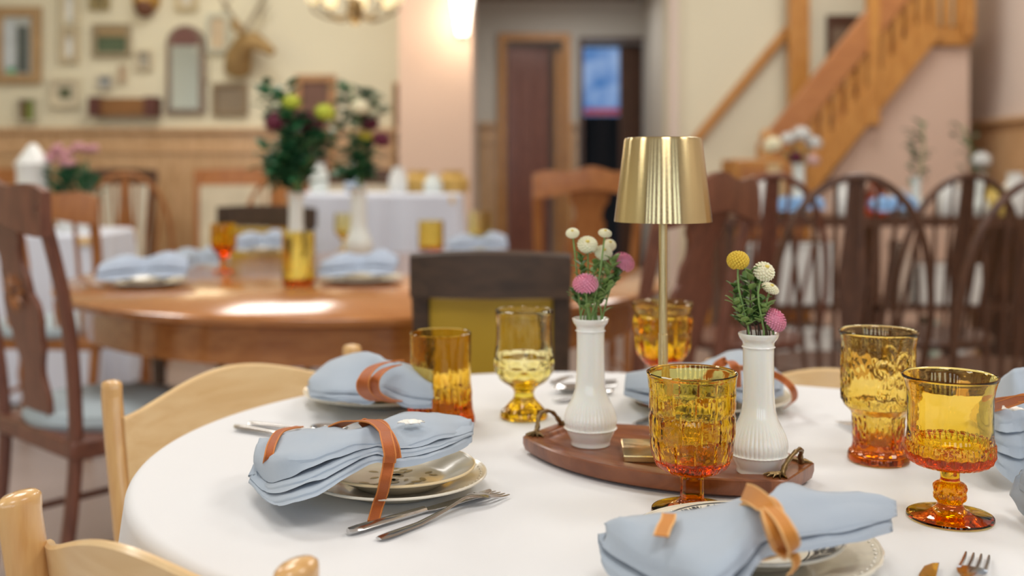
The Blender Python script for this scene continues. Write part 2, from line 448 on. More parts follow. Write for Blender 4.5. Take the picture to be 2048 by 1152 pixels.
def blocks(th, z):
    if z < .040: 
        if z < .012: return 0
        q = .0135 # square stem
        return (min(1/max(abs(math.cos(th)), abs(math.sin(th))), 1.25)-1.1)*.010*sm(.012, .016, z)*(1-sm(.034, .040, z))
    if z > .128: return 0
    row = (z-.031)/.0235; r_ = int(row); fr = row-r_
    c_ = (th/(2*PI)*13+.5*(r_ % 2)+.12*math.sin(r_*4)) % 13; k = int(c_); fc = c_-k
    rd = random.Random(r_*31+k); e = min(fc, 1-fc); e2 = min(fr, 1-fr)
    g = -.0014*(1-sm(0, .055, e))-.0014*(1-sm(0, .07, e2))
    return (g+.0012*(rd.random()-.5)+.0022*(fc-.5)*(rd.random()-.5)+.0022*(fr-.5)*(rd.random()-.5)+.0005*noise.noise(Vector((th*14, z*240, 3))))*(1-sm(.118, .130, z))
def thumb(th, z):
    if z < .06 or z > .137: return 0
    a = abs(math.sin(th*5)); 
    v = -.0028*(1-sm(0, .35, a))*sm(.06, .07, z)*(1-sm(.125, .132, z))
    row = math.sin(z*170+(1.5 if math.sin(th*5) > 0 else 0)); return v+.0014*row*a*(1-sm(.118, .13, z))
def ribs(th, z):
    top = .062+.016*noise.noise(Vector((th*5, 0, 4)))
    if z > top: return 0
    return (.0011*math.sin(th*30+2*noise.noise(Vector((th*3, z*20, 0))))+.0010*noise.noise(Vector((th*14, z*60, 2))))*(1-sm(top-.02, top, z))
def dimple(th, z):
    if z < .008: return 0
    v = 0
    if .046 < z < .086:
        v = .0018*abs(math.sin(th*6+(PI/2 if int((z-.046)/.0133) % 2 else 0)))*abs(math.sin((z-.046)/.0133*PI))
    elif z < .03: v = .0016*math.cos(th*10)*sm(.004, .012, z)*(1-sm(.02, .03, z))
    return v
def petals(th, z):
    v = 0
    if .066 < z < .135:
        for c in (0, 2*PI/3, 4*PI/3):
            a = (th-c+PI) % (2*PI)-PI; x = a*.044; y = z-.103; r = math.hypot(x, y); ph = math.atan2(y, x)
            if r < .034:
                rp = .007+.023*abs(math.cos(ph*2.5)); v += .0019*math.exp(-((r-rp)/.0018)**2)+.0019*math.exp(-((r-.005)/.0014)**2)
        v += .0006*noise.noise(Vector((th*9, z*120, 0)))
    elif .014 < z < .058:
        k = abs(math.sin(th*3)); v = -.0022*(1-sm(0, .25, k))+.0013*noise.noise(Vector((th*8, z*150, 5)))
    return v
def star(th, z):
    if .050 < z < .078:
        u = (th/(2*PI)*22) % 1-.5; w_ = ((z-.050)/.014) % 1-.5
        rim = -.0012*(1-sm(0, .1, min((z-.05)/.028, 1-(z-.05)/.028)))
        return .0020*(max(abs(u), abs(w_))*0+abs(abs(u)-abs(w_)))*1.6-.0008*abs(math.sin(12*u)*math.sin(12*w_))+rim
    if .016 < z < .036: return .0022*abs(math.cos(th*5))*abs(math.sin((z-.016)*PI/.010))+.0006*noise.noise(Vector((th*9, z*300, 1)))
    return 0
def boat(sc=1.0, L=.186, n=22, W=.078, E=.024, off=0):
    top = []
    for i in range(n+1):
        u = -L+2*L*i/n; w_ = E+W*(1-abs(u/L)**2.1)
        top.append((u*sc, (w_-off)*1))
    return top+[(x, -y) for x, y in top[::-1]]
def ring(L, W, E, z): return [(x, y, z) for x, y in boat(1, L, 30, W, E)]
def ribbed(th, z):
    if .016 < z < .060: return .0009*abs(math.cos(th*20))*sm(.016, .022, z)*(1-sm(.045, .060, z))
    return 0
def bud_vase(loc, label, H=.154, s=1.0, mat=None, n=160, fn=ribbed):
    o = prof([(.0240, .006), (.0285, .015), (.0300, .0195), (.0318, .021), (.0300, .0225), (.0312, .031), (.0290, .041), (.0235, .054), (.0188, .068), (.0172, .085), (.0168, .11), (.0170, .137), (.0185, .1385), (.0172, .140), (.0176, .144), (.0205, .148), (.0222, .152)], 110)
    pr = [(.0228, 0), (.0238, .001), (.0236, .004)]+o+[(.0222, .1535), (.0212, .1540), (.0190, .1515), (.0150, .146), (.0140, .11), (.0140, .08), (.016, .066), (.024, .045), (.025, .02), (.004, .006)]
    pr = [(r*s, z*H/.154) for r, z in pr]
    ob = MB().lathe([(0, 0)]+pr+[(0, .006)], n, fn=(lambda th, z: fn(th, z)*s) if fn else None).build('bud_vase', mat or M['milk'])
    for p_ in ob.data.polygons: p_.use_smooth = True
    ob.location = loc
    return tag(ob, label, 'vase')
def leaf_mb(m, base, d, up, L, W):
    d = d.normalized(); s = d.cross(up).normalized(); nn = s.cross(d).normalized(); pts = []
    for u, h, z in [(0, .05, 0), (.25, .42, .04), (.5, .5, .06), (.75, .34, .03), (1, .02, -.06)]:
        c = base+d*L*u+nn*L*z
        pts.append([c-s*W*h+nn*W*.10, c, c+s*W*h+nn*W*.10])
    m.grid(pts)
def pom(m, c, r, flat, npet, ax, pl=.30, pw=.16):
    """pompon bloom: a core and rings of cupped petals"""
    ax = ax.normalized(); q = Vector((0, 0, 1)).rotation_difference(ax)
    cm = MB().ball((0, 0, 0), r*.80, 16, 10, flat)
    m.add([q @ Vector(v)+c for v in cm.v], cm.f)
    for k in range(npet):
        z = 1-(k+.5)/npet*1.72; ph = k*2.399963; rr = math.sqrt(max(0, 1-z*z))
        d = Vector((rr*math.cos(ph), rr*math.sin(ph), z*flat)); n_ = Vector((rr*math.cos(ph), rr*math.sin(ph), z)).normalized()
        t = n_.cross(Vector((0, 0, 1))); t = t.normalized() if t.length > .01 else Vector((1, 0, 0)); b_ = t.cross(n_)
        b = d*r*.78; w_ = r*pw; tip = d*r+(-b_*.10*r); L = r*pl
        v = [b-t*w_*.5, b+t*w_*.5, d*r*.95+t*w_*.62+b_*0, tip+n_*L*.12, d*r*.95-t*w_*.62]
        m.add([q @ x+c for x in v], [(0, 1, 2, 3, 4)])
def flower(name, label, cat, bend, base, kind, r, group=None, leaves=0, mat=None, flat=.8):
    """base: bottom of the stem inside the vase; bend: list of points, last = bloom centre"""
    t = thing(name, label, cat, base, 0, group)
    pts = cr([base]+bend, 14); pts = [p_-base for p_ in pts]
    MB().tube(pts, [.0011]*14, 7).build('stem', M['stem'], t)
    c = pts[-1]; ax = (pts[-1]-pts[-3])
    m = MB()
    if kind == 'pom': pom(m, c, r, flat, 190, ax); m.build('bloom', mat, t, smooth=False)
    elif kind == 'ball':
        for k in range(150):
            z = 1-(k+.5)/150*1.9; ph = k*2.399963; rr = math.sqrt(1-z*z)
            m.ball(c+Vector((rr*math.cos(ph), rr*math.sin(ph), z*.85))*r*.86, r*.15, 6, 4)
        m.ball(c, r*.85, 16, 10, .85); m.build('bloom', mat, t)
    elif kind == 'button':
        pom(m, c, r, flat, 110, ax+Vector((0, -.012, 0)), .2, .22); m.build('bloom', mat, t, smooth=False)
        a = (ax+Vector((0, -.012, 0))).normalized()
        MB().ball(c+a*r*flat*.80, r*.22, 12, 8, .7).build('flower_eye', M['eye'], t)
    if kind != 'ball':
        a = ax.normalized(); MB().tube([c-a*r*.95*flat, c-a*r*.5*flat], [.0014, .0034], 8).build('calyx', M['stem'], t)
    if leaves:
        m = MB(); rnd = random.Random(int(r*1e5)+leaves)
        for k in range(leaves):
            i = 7+int(k*5/leaves); an = k*2.4
            d = Vector((math.cos(an), math.sin(an), .7)); leaf_mb(m, pts[i], d, Vector((0, 0, 1)), .014, .008)
        m.build('leaf', M['leaf_pale'], t, solid=.0002)
    return t
def sprig(label, pts, n, L, W, mat, stem=None, group=None, seed=1, z0=.4, name='leafy_sprig', spread=1.0, each=False):
    base = Vector(pts[0]); t = thing(name, label, 'foliage', base, 0, group)
    ps = [p_-base for p_ in cr(pts, 30)]
    MB().tube(ps, .0009*(L/.014), 6).build('stem', stem or M['brown_stem'], t)
    m = MB(); rnd = random.Random(seed)
    for k in range(n):
        i = int(30*(z0+(1-z0)*k/n)); i = min(i, 29); an = k*1.9+seed
        d = Vector((math.cos(an)*spread, math.sin(an)*spread, .55+.5*rnd.random()))
        leaf_mb(m, ps[i], d, Vector((.1, .05, 1)), L*rnd.uniform(.7, 1.15), W*rnd.uniform(.8, 1.1))
    m.build('foliage', mat, t, solid=.0002)
    return t
# ---------------------------------------------------------------- room shell
YB = 7.6; YH = 9.0; XL = -5.0; XR = 3.2; YN = -3.0
W1 = (815-1024)/F*YB; W2 = (1334-1024)/F*YB
def wall(name, c, d, mat): return struct(name, MB().box(c, d), mat)
struct('floor', MB().box(((XL+XR)/2, 3, -.05), (XR-XL+.4, 12.6, .1)), M['floor'])
struct('ceiling', MB().box(((XL+XR)/2, 3, CEIL+.05), (XR-XL+.4, 12.6, .1)), M['ceiling'])
wall('wall_back_left', ((XL+W1)/2, YB+.08, CEIL/2), (W1-XL, .16, CEIL), M['cream_wall'])
wall('wall_back_right', ((W2+XR)/2, YB+.08, CEIL/2), (XR-W2, .16, CEIL), M['cream_wall'])
wall('wall_left', (XL-.08, 3, CEIL/2), (.16, 12.2, CEIL), M['cream_wall'])
wall('wall_right', (XR+.08, 3, CEIL/2), (.16, 12.2, CEIL), M['pale_pink_wall'])
m = MB()   # hall back wall with two door openings
HD = YH/F
def hx(x): return (x-1024)*HD
def hz(y): return CZ-(y-HY)*HD
d1a, d1b, d2a, d2b = hx(1012), hx(1126), hx(1166), hx(1290)
for a, b in ((W1-.1, d1a), (d1b, d2a), (d2b, W2+.2)): m.box(((a+b)/2, YH+.08, CEIL/2), (b-a, .16, CEIL))
for a, b, z in ((d1a, d1b, hz(82)), (d2a, d2b, hz(84))): m.box(((a+b)/2, YH+.08, (z+CEIL)/2), (b-a, .16, CEIL-z))
struct('wall_hall', m, M['grey_wall'])
wall('wall_hall_left', (W1-.05, (YB+YH)/2+.08, CEIL/2), (.1, YH-YB-.16, CEIL), M['grey_wall'])
wall('wall_hall_right', (W2+.05, (YB+YH)/2+.08, CEIL/2), (.1, YH-YB-.16, CEIL), M['grey_wall'])
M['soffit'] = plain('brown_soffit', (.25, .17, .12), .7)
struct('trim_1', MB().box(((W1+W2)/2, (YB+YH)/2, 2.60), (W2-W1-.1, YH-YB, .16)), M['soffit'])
# unseen near wall behind the camera, windows and dark piers shaped for brass reflections
m = MB(); 
edges = [XL]+[v for x_ in WINX for v in (x_-.22, x_+.22)]+[XR]
for a, b in zip(edges[::2], edges[1::2]): m.box(((a+b)/2, YN, CEIL/2), (b-a, .16, CEIL))
for x_ in WINX:
    m.box((x_, YN, .4), (.44, .16, .8)); m.box((x_, YN, 3.0), (.44, .16, .6))
struct('wall_near', m, M['red_wood'])
# pillar
m = MB().box(((W1+(950-1024)/F*YB)/2, 7.35, CEIL/2), ((950-815)/F*YB, .7, CEIL))
struct('trim_2', m, M['pink_wall'])
# wainscots
def wains(name, x0, x1, y, h, mat=None):
    m = MB(); m.box(((x0+x1)/2, y-.012, h/2), (x1-x0, .02, h)); m.box(((x0+x1)/2, y-.03, h+.012), (x1-x0, .06, .03)); m.box(((x0+x1)/2, y-.025, h-.14), (x1-x0, .03, .02))
    k = x0+.1
    while k < x1: m.box((k, y-.026, h/2-.1), (.02, .01, h-.2)); k += .28
    return struct(name, m, mat or M['wains'])
wains('trim_3', XL, W1-.04, YB, 1.37); wains('trim_4', hx(958), d1a-.07, YH, 1.47); wains('trim_5', d1b+.07, d2a-.05, YH, 1.47); wains('trim_6', 2.55, XR-.02, YB, 1.44)
m = MB().box((XR-.012, 5, .7), (.02, 5.0, 1.4)); m.box((XR-.03, 5, 1.42), (.06, 5.0, .03)); struct('trim_7', m, M['wains'])
# hall doors
def casing(name, a, b, z, mat, w_=.06):
    m = MB()
    for x in (a-w_/2, b+w_/2): m.box((x, YH-.02, z/2), (w_, .05, z))
    m.box(((a+b)/2, YH-.02, z+w_/2), (b-a+2*w_, .05, w_)); return struct(name, m, mat)
casing('trim_8', d1a, d1b, hz(82), M['stair_wood']); casing('trim_9', d2a, d2b, hz(84), M['dark_wood'], .035)
def panel_door(name, x, y, w_, h, ang, mat, s=1):
    o = bpy.data.objects.new(name, None); col.objects.link(o); o.location = (x, y, 0); o.rotation_euler = (0, 0, ang); tag(o, kind='structure')
    b = MB().box((w_/2, 0, h/2+.01), (w_, .04, h)); 
    for z0, z1 in ((.15, .8), (.95, h-.18)):
        for xa in (.1, w_/2+.04): b.box((xa+(w_/2-.14)/2, -.025, (z0+z1)/2), (w_/2-.14, .012, z1-z0))
    b.build('door_panel', mat, o, smooth=False, bevel=.004)
    MB().ball((w_-.06, -.07, 1.0), .028).tube([(w_-.06, -.02, 1), (w_-.06, -.06, 1)], .012).build('door_handle', M['ant_brass'], o)
    return o
M['red_door'] = wood('red_brown_door', (.17, .05, .03), (.26, .09, .05), .4, (10, 10, 2), 4)
panel_door('door_1', d1a+.01, YH+.14, .36, hz(86)-.02, .12, M['red_door'])
panel_door('door_2', d2b-.20, YH+.14, .19, hz(86)-.02, .1, M['dark_wood'])
struct('trim_10', MB().box((d1b-.04, YH+.07, 1.05), (.05, .1, 2.1)), M['stair_wood'])
# rooms beyond the two doors
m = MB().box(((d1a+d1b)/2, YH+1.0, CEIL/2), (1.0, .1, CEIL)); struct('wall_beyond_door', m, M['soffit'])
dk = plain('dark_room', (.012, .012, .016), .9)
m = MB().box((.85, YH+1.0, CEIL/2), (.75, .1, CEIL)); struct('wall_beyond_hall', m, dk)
scr = thing('television_screen', 'bright blue and white screen seen through the far hall doorway', 'screen', (hx(1209)+.02, YH+.5, hz(225)))
q = (YH+.5)/F; m_, nt, b = nmat('blue_screen_picture')
tc = nt.nodes.new('ShaderNodeTexCoord'); n = nt.nodes.new('ShaderNodeTexNoise'); n.inputs['Scale'].default_value = 5
r = nt.nodes.new('ShaderNodeValToRGB'); r.color_ramp.elements[0].color = (.05, .22, .60, 1); r.color_ramp.elements[1].color = (.42, .60, .95, 1); r.color_ramp.elements[0].position = .35; r.color_ramp.elements[1].position = .65
nt.links.new(tc.outputs['Object'], n.inputs[0]); nt.links.new(n.outputs[0], r.inputs[0]); nt.links.new(r.outputs[0], b.inputs['Emission Color']); b.inputs['Emission Strength'].default_value = 1.7
b.inputs['Base Color'].default_value = (.02, .03, .05, 1)
MB().box((0, 0, 135*q/2), (82*q, .03, 135*q)).build('screen_picture', m_, scr, smooth=False)
red = plain('red_caption_band', (.5, .04, .06), .4, emit=(.8, .1, .15), es=.5)
MB().box((0, -.018, 8*q), (70*q, .006, 12*q)).build('caption_band', red, scr, smooth=False)
MB().box((0, .03, 135*q/2), (90*q, .03, 145*q)).build('screen_frame', dk, scr, smooth=False)
MB().box((0, .02, -hz(225)/2), (.10, .06, hz(225))).build('screen_stand', dk, scr, smooth=False)

# ---------------------------------------------------------------- stairs
SY = 6.9; sp = SY/F
stair = thing('staircase', 'golden oak staircase with slatted balustrade rising to the right', 'staircase', (Q(1500, 340, SY).x, SY, 0))
ox = stair.location.x
def sx(x): return (x-1024)*sp-ox
def sz(y): return CZ-(y-HY)*sp
# stringer line from (1640,335) to (1860,55)
x0, z0, x1, z1 = sx(1640), sz(335), sx(1862), sz(52); sl = (z1-z0)/(x1-x0); xf = x0-z0/sl
def beam(mb, a, b, w_, d, y=0):
    a = Vector((a[0], y, a[1])); b = Vector((b[0], y, b[1])); t = (b-a).normalized(); u = Vector((0, 1, 0)).cross(t)*w_/2; v = Vector((0, d/2, 0))
    mb.add([a+u-v, a-u-v, a-u+v, a+u+v, b+u-v, b-u-v, b-u+v, b+u+v], [(0, 1, 2, 3), (7, 6, 5, 4), (0, 4, 5, 1), (1, 5, 6, 2), (2, 6, 7, 3), (3, 7, 4, 0)])
m = MB(); beam(m, (xf, .05), (x1, z1), .16, .05); m.build('stringer', M['stair_wood'], stair, smooth=False)
m = MB(); beam(m, (xf, .05), (x1, z1), .16, .05, .62); m.build('stringer', M['stair_wood'], stair, smooth=False)
# treads and solid risers
nst = 11
for k in range(nst):
    xa = xf+(x1-xf)*k/nst; za = z1*(k+1)/nst
    m = MB().box((xa+.5*(x1-xf)/nst, .31, za-.02), ((x1-xf)/nst+.03, .60, .035)); m.box((xa+.01, .31, za-.5*z1/nst), (.02, .58, z1/nst)); m.build('step', M['stair_red'], stair, smooth=False)
# landing
m = MB().box(((x1+sx(1945))/2+.0, .31, z1-.06), (sx(1945)-x1, .62, .12)); m.build('landing', M['stair_wood'], stair, smooth=False)
# red hand rail (front), slope parallel
rx0, rz0, rx1, rz1 = sx(1535), sz(305), sx(1838), sz(-68)
m = MB(); beam(m, (rx0, rz0), (rx1, rz1), .17, .06); m.build('hand_rail', M['stair_red'], stair, smooth=False, bevel=.01)
m = MB().box((rx0, 0, rz0/2+.03), (.09, .09, rz0+.06)).ball((rx0, 0, rz0+.1), .05); m.build('newel_post', M['stair_wood'], stair, bevel=.006)
m = MB().box((sx(1745), 0, (sz(250)+sz(-120))/2), (.075, .08, sz(-120)-sz(250))); m.build('newel_post', M['stair_wood'], stair, smooth=False, bevel=.006)
m = MB().box((sx(1935), 0, (sz(75)+sz(-160))/2), (.075, .08, sz(-160)-sz(75))); m.build('newel_post', M['stair_wood'], stair, smooth=False, bevel=.006)
slr = (rz1-rz0)/(rx1-rx0)
k = 0; x = sx(1552)
while x < sx(1925):
    zb_ = sl*(x-x0)+z0 if x < x1 else z1
    zt_ = min(slr*(x-rx0)+rz0, CEIL-.35)
    if x > sx(1790): zt_ = min(sz(-130), CEIL-.3)
    zb_ = max(zb_, .1)
    if zt_ > zb_+.05 and abs(x-sx(1745)) > .05:
        for yy in (0, .60): MB().box((x+yy*.06, yy, (zb_+zt_)/2), (.046, .03, zt_-zb_)).build('baluster', M['stair_wood'], stair, smooth=False)
    x += .078
m = MB(); beam(m, (sx(1790), sz(-135)), (sx(1945), sz(-135)), .08, .06); m.build('hand_rail', M['stair_red'], stair, smooth=False)
# wall rail behind
wr = thing('wall_handrail', 'slim oak handrail on the cream wall behind the staircase', 'handrail', (Q(1380, 290, YB).x, YB-.06, 0))
q = YB/F; m = MB(); a = (0, CZ+50*q); b = ((1605-1380)*q, CZ+(340-20)*q)
beam(m, a, b, .06, .05); m.build('rail', M['stair_wood'], wr, smooth=False, bevel=.01)
for t in (.1, .5, .9):
    MB().tube([(a[0]+(b[0]-a[0])*t, .0, a[1]+(b[1]-a[1])*t-.02), (a[0]+(b[0]-a[0])*t, .06, a[1]+(b[1]-a[1])*t-.05)], .01).build('bracket', M['ant_brass'], wr)
# pink wall under the stairs, filling below the stringer
m = MB(); pts = [(x1, 0), (x1, z1-.13), (xf+.12, .0)]
poly = [(xf+.15, 0), (sx(1945), 0), (sx(1945), z1-.13), (x1+.0, z1-.13)]
Mx = Matrix(((1, 0, 0, ox), (0, 0, -1, SY+.33), (0, 1, 0, 0), (0, 0, 0, 1)))
m.prism(poly, -.28, .28, Mx); struct('wall_under_stairs', m, M['pink_wall'])
# sloping trim on the cream wall (dado running up behind the stairs)
m = MB(); m.box((Q(1340, 0, YB).x+.02, YB-.02, CEIL/2), (.06, .05, CEIL)); struct('trim_11', m, M['pale_pink_wall'])
cur = thing('wall_picture', 'dark round-topped picture high on the wall behind the staircase', 'picture', Q(1690, 90, YB-.03))
MB().box((0, 0, 0), (.26, .03, .42)).build('frame', M['dark_wood'], cur, smooth=False); MB().box((0, -.02, -.03), (.2, .01, .3)).build('print', plain('dusky_print', (.20, .14, .09), .6), cur, smooth=False)
od = thing('upper_door_post', 'golden oak post with rails at the head of the stairs', 'post', (Q(1600, 0, YB-.2).x, YB-.16, 0))
MB().box((0, 0, CZ+(340+20)*q*.5+.55), (.14, .06, 1.5)).build('post', M['stair_wood'], od, smooth=False)

# ---------------------------------------------------------------- left wall pictures
PC = {}
def colmat(c, r=.6):
    k = tuple(round(v, 3) for v in c)
    if k not in PC: PC[k] = plain('surface_%d' % len(PC), c, r, var=.25, vscale=9)
    return PC[k]
def pic(x0, y0, x1, y1, fc, pc, label, matc=None, fw=.05, name='framed_picture', cat='picture', parts=()):
    q = (YB-.02)/F; a = Q((x0+x1)/2, (y0+y1)/2, YB-.02); w_ = (x1-x0)*q; h = (y1-y0)*q
    t = thing(name, label, cat, a); b = MB()
    for s in (-1, 1): b.box((s*(w_/2-fw/2), -.01, 0), (fw, .035, h)); b.box((0, -.01, s*(h/2-fw/2)), (w_-2*fw, .035, fw))
    b.build('frame', colmat(fc), t, smooth=False, bevel=.006)
    MB().box((0, .0, 0), (w_-2*fw+.005, .012, h-2*fw+.005)).build('print', colmat(matc or pc), t, smooth=False)
    if matc: MB().box((0, -.009, 0), ((w_-2*fw)*.5, .006, (h-2*fw)*.5)).build('image', colmat(pc), t, smooth=False)
    for (u0, v0, u1, v1, c) in parts:
        MB().box(((u0+u1-1)/2*w_, -.011, (1-v0-v1)/2*h), ((u1-u0)*w_, .008, (v1-v0)*h)).build('image', colmat(c), t, smooth=False)
    return t
pic(-12, 14, 84, 168, (.42, .28, .14), (.50, .54, .52), 'large tan-framed painting of grey shapes at upper left', None, .07,
    parts=((.16, .2, .45, .8, (.55, .62, .66)), (.50, .25, .72, .85, (.10, .12, .11)), (.30, .78, .45, .88, (.16, .50, .30))))
pic(120, -20, 160, 58, (.62, .56, .40), (.62, .64, .58), 'upper narrow cream frame with pale oval picture', None, .04, parts=((.35, .25, .65, .75, (.78, .80, .76)),))
pic(120, 60, 160, 126, (.58, .50, .34), (.60, .58, .50), 'lower narrow cream frame with pale oval picture', None, .04, parts=((.35, .3, .65, .8, (.78, .80, .76)),))
pic(180, -25, 220, 20, (.32, .26, .12), (.22, .18, .08), 'small dark gold frame cut by the top of the picture', None, .03)
pic(186, 48, 263, 114, (.34, .28, .18), (.09, .13, .07), 'framed landscape with dark green trees under tan sky', None, .03, parts=((.12, .12, .88, .38, (.36, .26, .13)),))
pic(100, 156, 162, 216, (.66, .60, .44), (.10, .12, .06), 'cream framed picture with tiny dark image in wide mount', (.64, .58, .44), .03)
pic(35, 195, 76, 246, (.55, .52, .40), (.20, .26, .05), 'small green picture above the left wainscot ledge', None, .02, parts=((.1, .1, .45, .9, (.14, .09, .04)),))
pic(425, 166, 496, 231, (.26, .19, .11), (.23, .18, .12), 'plain taupe framed picture right of the arched mirror', None, .03)
pic(414, 28, 460, 106, (.60, .62, .52), (.62, .50, .34), 'tall pale green framed picture below the ceiling near the mirror', None, .03)
pic(352, -30, 396, 22, (.56, .48, .30), (.62, .60, .52), 'pale framed picture cut off above the arched mirror', None, .04)
pic(196, 150, 226, 178, (.60, .56, .46), (.30, .33, .34), 'tiny grey picture left below the landscape', None, .015)
pic(272, 100, 306, 140, (.62, .55, .40), (.36, .34, .28), 'tiny pale plaque right of the landscape', None, .02)
pic(238, 130, 254, 165, (.60, .50, .36), (.48, .34, .22), 'tiny upright wooden plaque below the landscape', None, .015)
pic(395, 110, 418, 160, (.66, .60, .44), (.60, .62, .58), 'slim pale frame between the mirror and taupe picture', None, .015)
# carved shelf box
q = YB/F; t = thing('wall_shelf', 'brown carved wooden wall shelf over the wainscot', 'shelf', Q(252, 214, YB-.06))
MB().box((0, 0, 0), (126*q, .12, 34*q)).build('body', colmat((.26, .12, .035)), t, smooth=False)
for s in (-1, 1): MB().box((s*55*q, -.02, 0), (22*q, .14, 38*q)).build('end_block', colmat((.11, .035, .025)), t, smooth=False)
# arched mirror
t = thing('arched_mirror', 'tall arched mirror in a mauve-brown frame on the left wall', 'mirror', Q(373, 140, YB-.02))
def arch(w_, h0, h1, n=20): return [(-w_, h0), (w_, h0)]+[(w_*math.cos(PI*k/n), h1+w_*math.sin(PI*k/n)) for k in range(n+1)]
Mx2 = Matrix(((1, 0, 0, 0), (0, 0, -1, 0), (0, 1, 0, 0), (0, 0, 0, 1)))
MB().prism(arch(38*q, -86*q, 50*q), -.01, .03, Mx2).build('frame', colmat((.22, .16, .12)), t, smooth=False)
MB().prism(arch(27*q, -78*q, 50*q), .03, .036, Mx2).build('mirror_glass', plain('mirror_glass', (.80, .86, .86), .08, 1), t, smooth=False)
MB().prism([(x, y+48*q) for x, y in arch(26*q, 0, 10*q)][0:], .036, .045, Mx2).build('crest_panel', colmat((.16, .07, .06)), t, smooth=False)
# deer head with antlers
fur = plain('tan_deer_fur', (.36, .24, .10), .9, var=.3, vscale=12)
t = thing('mounted_deer_head', 'mounted deer head with antlers on the left wall', 'deer head', Q(500, 110, YB))
MB().ball((-.07, -.02, -.04), .085, 16, 10, 1.35).build('backboard', colmat((.34, .24, .10)), t)
MB().tube([(-.08, -.03, -.10), (-.05, -.12, -.01), (.01, -.17, .07), (.07, -.19, .08), (.16, -.21, .03), (.21, -.22, -.01)], [.095, .085, .07, .065, .042, .030], 14).build('head', fur, t)
for s in (-1, 1):
    m = MB(); m.tube([(.02, -.26+s*.02, .14), (.0+s*.06, -.24+s*.10, .26), (-.02+s*.12, -.2+s*.2, .42), (.03+s*.08, -.24+s*.22, .56)], [.018, .015, .012, .004], 8)
    for z, l in ((.26, .1), (.42, .13)): m.tube([(s*.09, -.22+s*.15, z), (s*.09+.08, -.26+s*.16, z+l)], [.012, .003], 6)
    m.build('antler', colmat((.34, .30, .22)), t)
    MB().tube([(.02, -.24+s*.05, .11), (-.02, -.22+s*.13, .17), (-.03, -.22+s*.17, .19)], [.02, .04, .008], 8, .4).build('ear', fur, t)
# wall clock at the top
t = thing('wall_clock', 'round gilt wall clock cut by the top of the picture', 'clock', Q(293, 0, YB-.03))
MB().ball((0, 0, 0), .095, 24, 12).build('case', colmat((.42, .24, .05)), t); MB().ball((0, -.04, -.06), .07, 16, 8).build('bell', colmat((.15, .06, .03)), t)
# dark doors at the right end of the left wall
pic(590, 150, 672, 420, (.44, .24, .11), (.17, .085, .06), 'tall dark cupboard door with orange-brown casing on far wall', None, .05, 'cupboard_door', 'door')
pic(786, 165, 812, 420, (.46, .28, .12), (.16, .07, .03), 'narrow dark door beside the pink pillar', None, .02, 'narrow_door', 'door')
# chandeliers
bulb = plain('lit_bulb', (1, .9, .7), .4, emit=(1, .84, .55), es=9)
cg = plain('frosted_shade', (.9, .82, .6), .4, emit=(1, .8, .4), es=1.1)
def chandelier(loc, label, n=8, R=.24):
    t = thing('chandelier', label, 'chandelier', loc)
    MB().tube([(0, 0, .05), (0, 0, CEIL-loc[2])], .008).build('rod', M['ant_brass'], t); MB().ball((0, 0, .0), .05, 12, 8, 1.6).build('hub', M['ant_brass'], t)
    for k in range(n):
        a = 2*PI*k/n; c, s = math.cos(a), math.sin(a)
        MB().tube(cr([(0, 0, .0), (c*R*.5, s*R*.5, -.05), (c*R, s*R, .0), (c*R, s*R, .05)], 10), .007, 6).build('arm', M['ant_brass'], t)
        MB().lathe([(0, .04), (.03, .045), (.045, .09), (.035, .12), (.0, .06)], 12, (c*R, s*R, 0)).build('glass_shade', cg, t)
        MB().ball((c*R, s*R, .13), .03, 10, 6, 1.4).build('bulb', bulb, t)
    l = bpy.data.lights.new('chandelier_lamp', 'POINT'); l.energy = 14; l.color = (1, .8, .5); l.shadow_soft_size = .2
    o = bpy.data.objects.new('chandelier_lamp', l); col.objects.link(o); o.location = (loc[0], loc[1], loc[2]-.1)
chandelier(tuple(Q(710, 22, 6.2)), 'brass chandelier with lit bulbs in front of the cream wall')
chandelier(tuple(Q(285, -28, 6.6)), 'brass chandelier whose lower bulbs show at the top left', 6, .2)
# sconce on the pillar
t = thing('wall_sconce', 'bright lit glass sconce on the right side of the pink pillar', 'lamp', Q(925, 20, 6.93))
MB().lathe([(.035, -.16), (.05, -.05), (.085, .16), (.080, .16), (.045, -.05), (.03, -.155)], 20).build('glass_shade', plain('glowing_shade', (1, .95, .85), .4, emit=(1, .93, .80), es=9), t)
MB().tube([(0, .07, -.1), (0, .02, -.16), (0, 0, -.14)], .012).build('bracket', M['ant_brass'], t)
l = bpy.data.lights.new('sconce_lamp', 'POINT'); l.energy = 16; l.color = (1, .78, .55); l.shadow_soft_size = .08
o = bpy.data.objects.new('sconce_lamp', l); col.objects.link(o); o.location = Q(925, 40, 6.78)
# unseen ceiling panels added as the main light of the room
pan = plain('added_panel_diffuser', (1, 1, 1), .5, emit=(1, .93, .84), es=3.0)
for i, (x, y) in enumerate(FILL_PANELS):
    t = thing('added_ceiling_panel', 'unseen square light panel added on the ceiling to light the room', 'added light panel', (x, y, CEIL-.0), 0, 'added light panels')
    MB().box((0, 0, -.02), (1.0, 1.0, .035)).build('frame', M['ceiling'], t, smooth=False)
    MB().box((0, 0, -.039), (.9, .9, .004)).build('diffuser', pan, t, smooth=False)

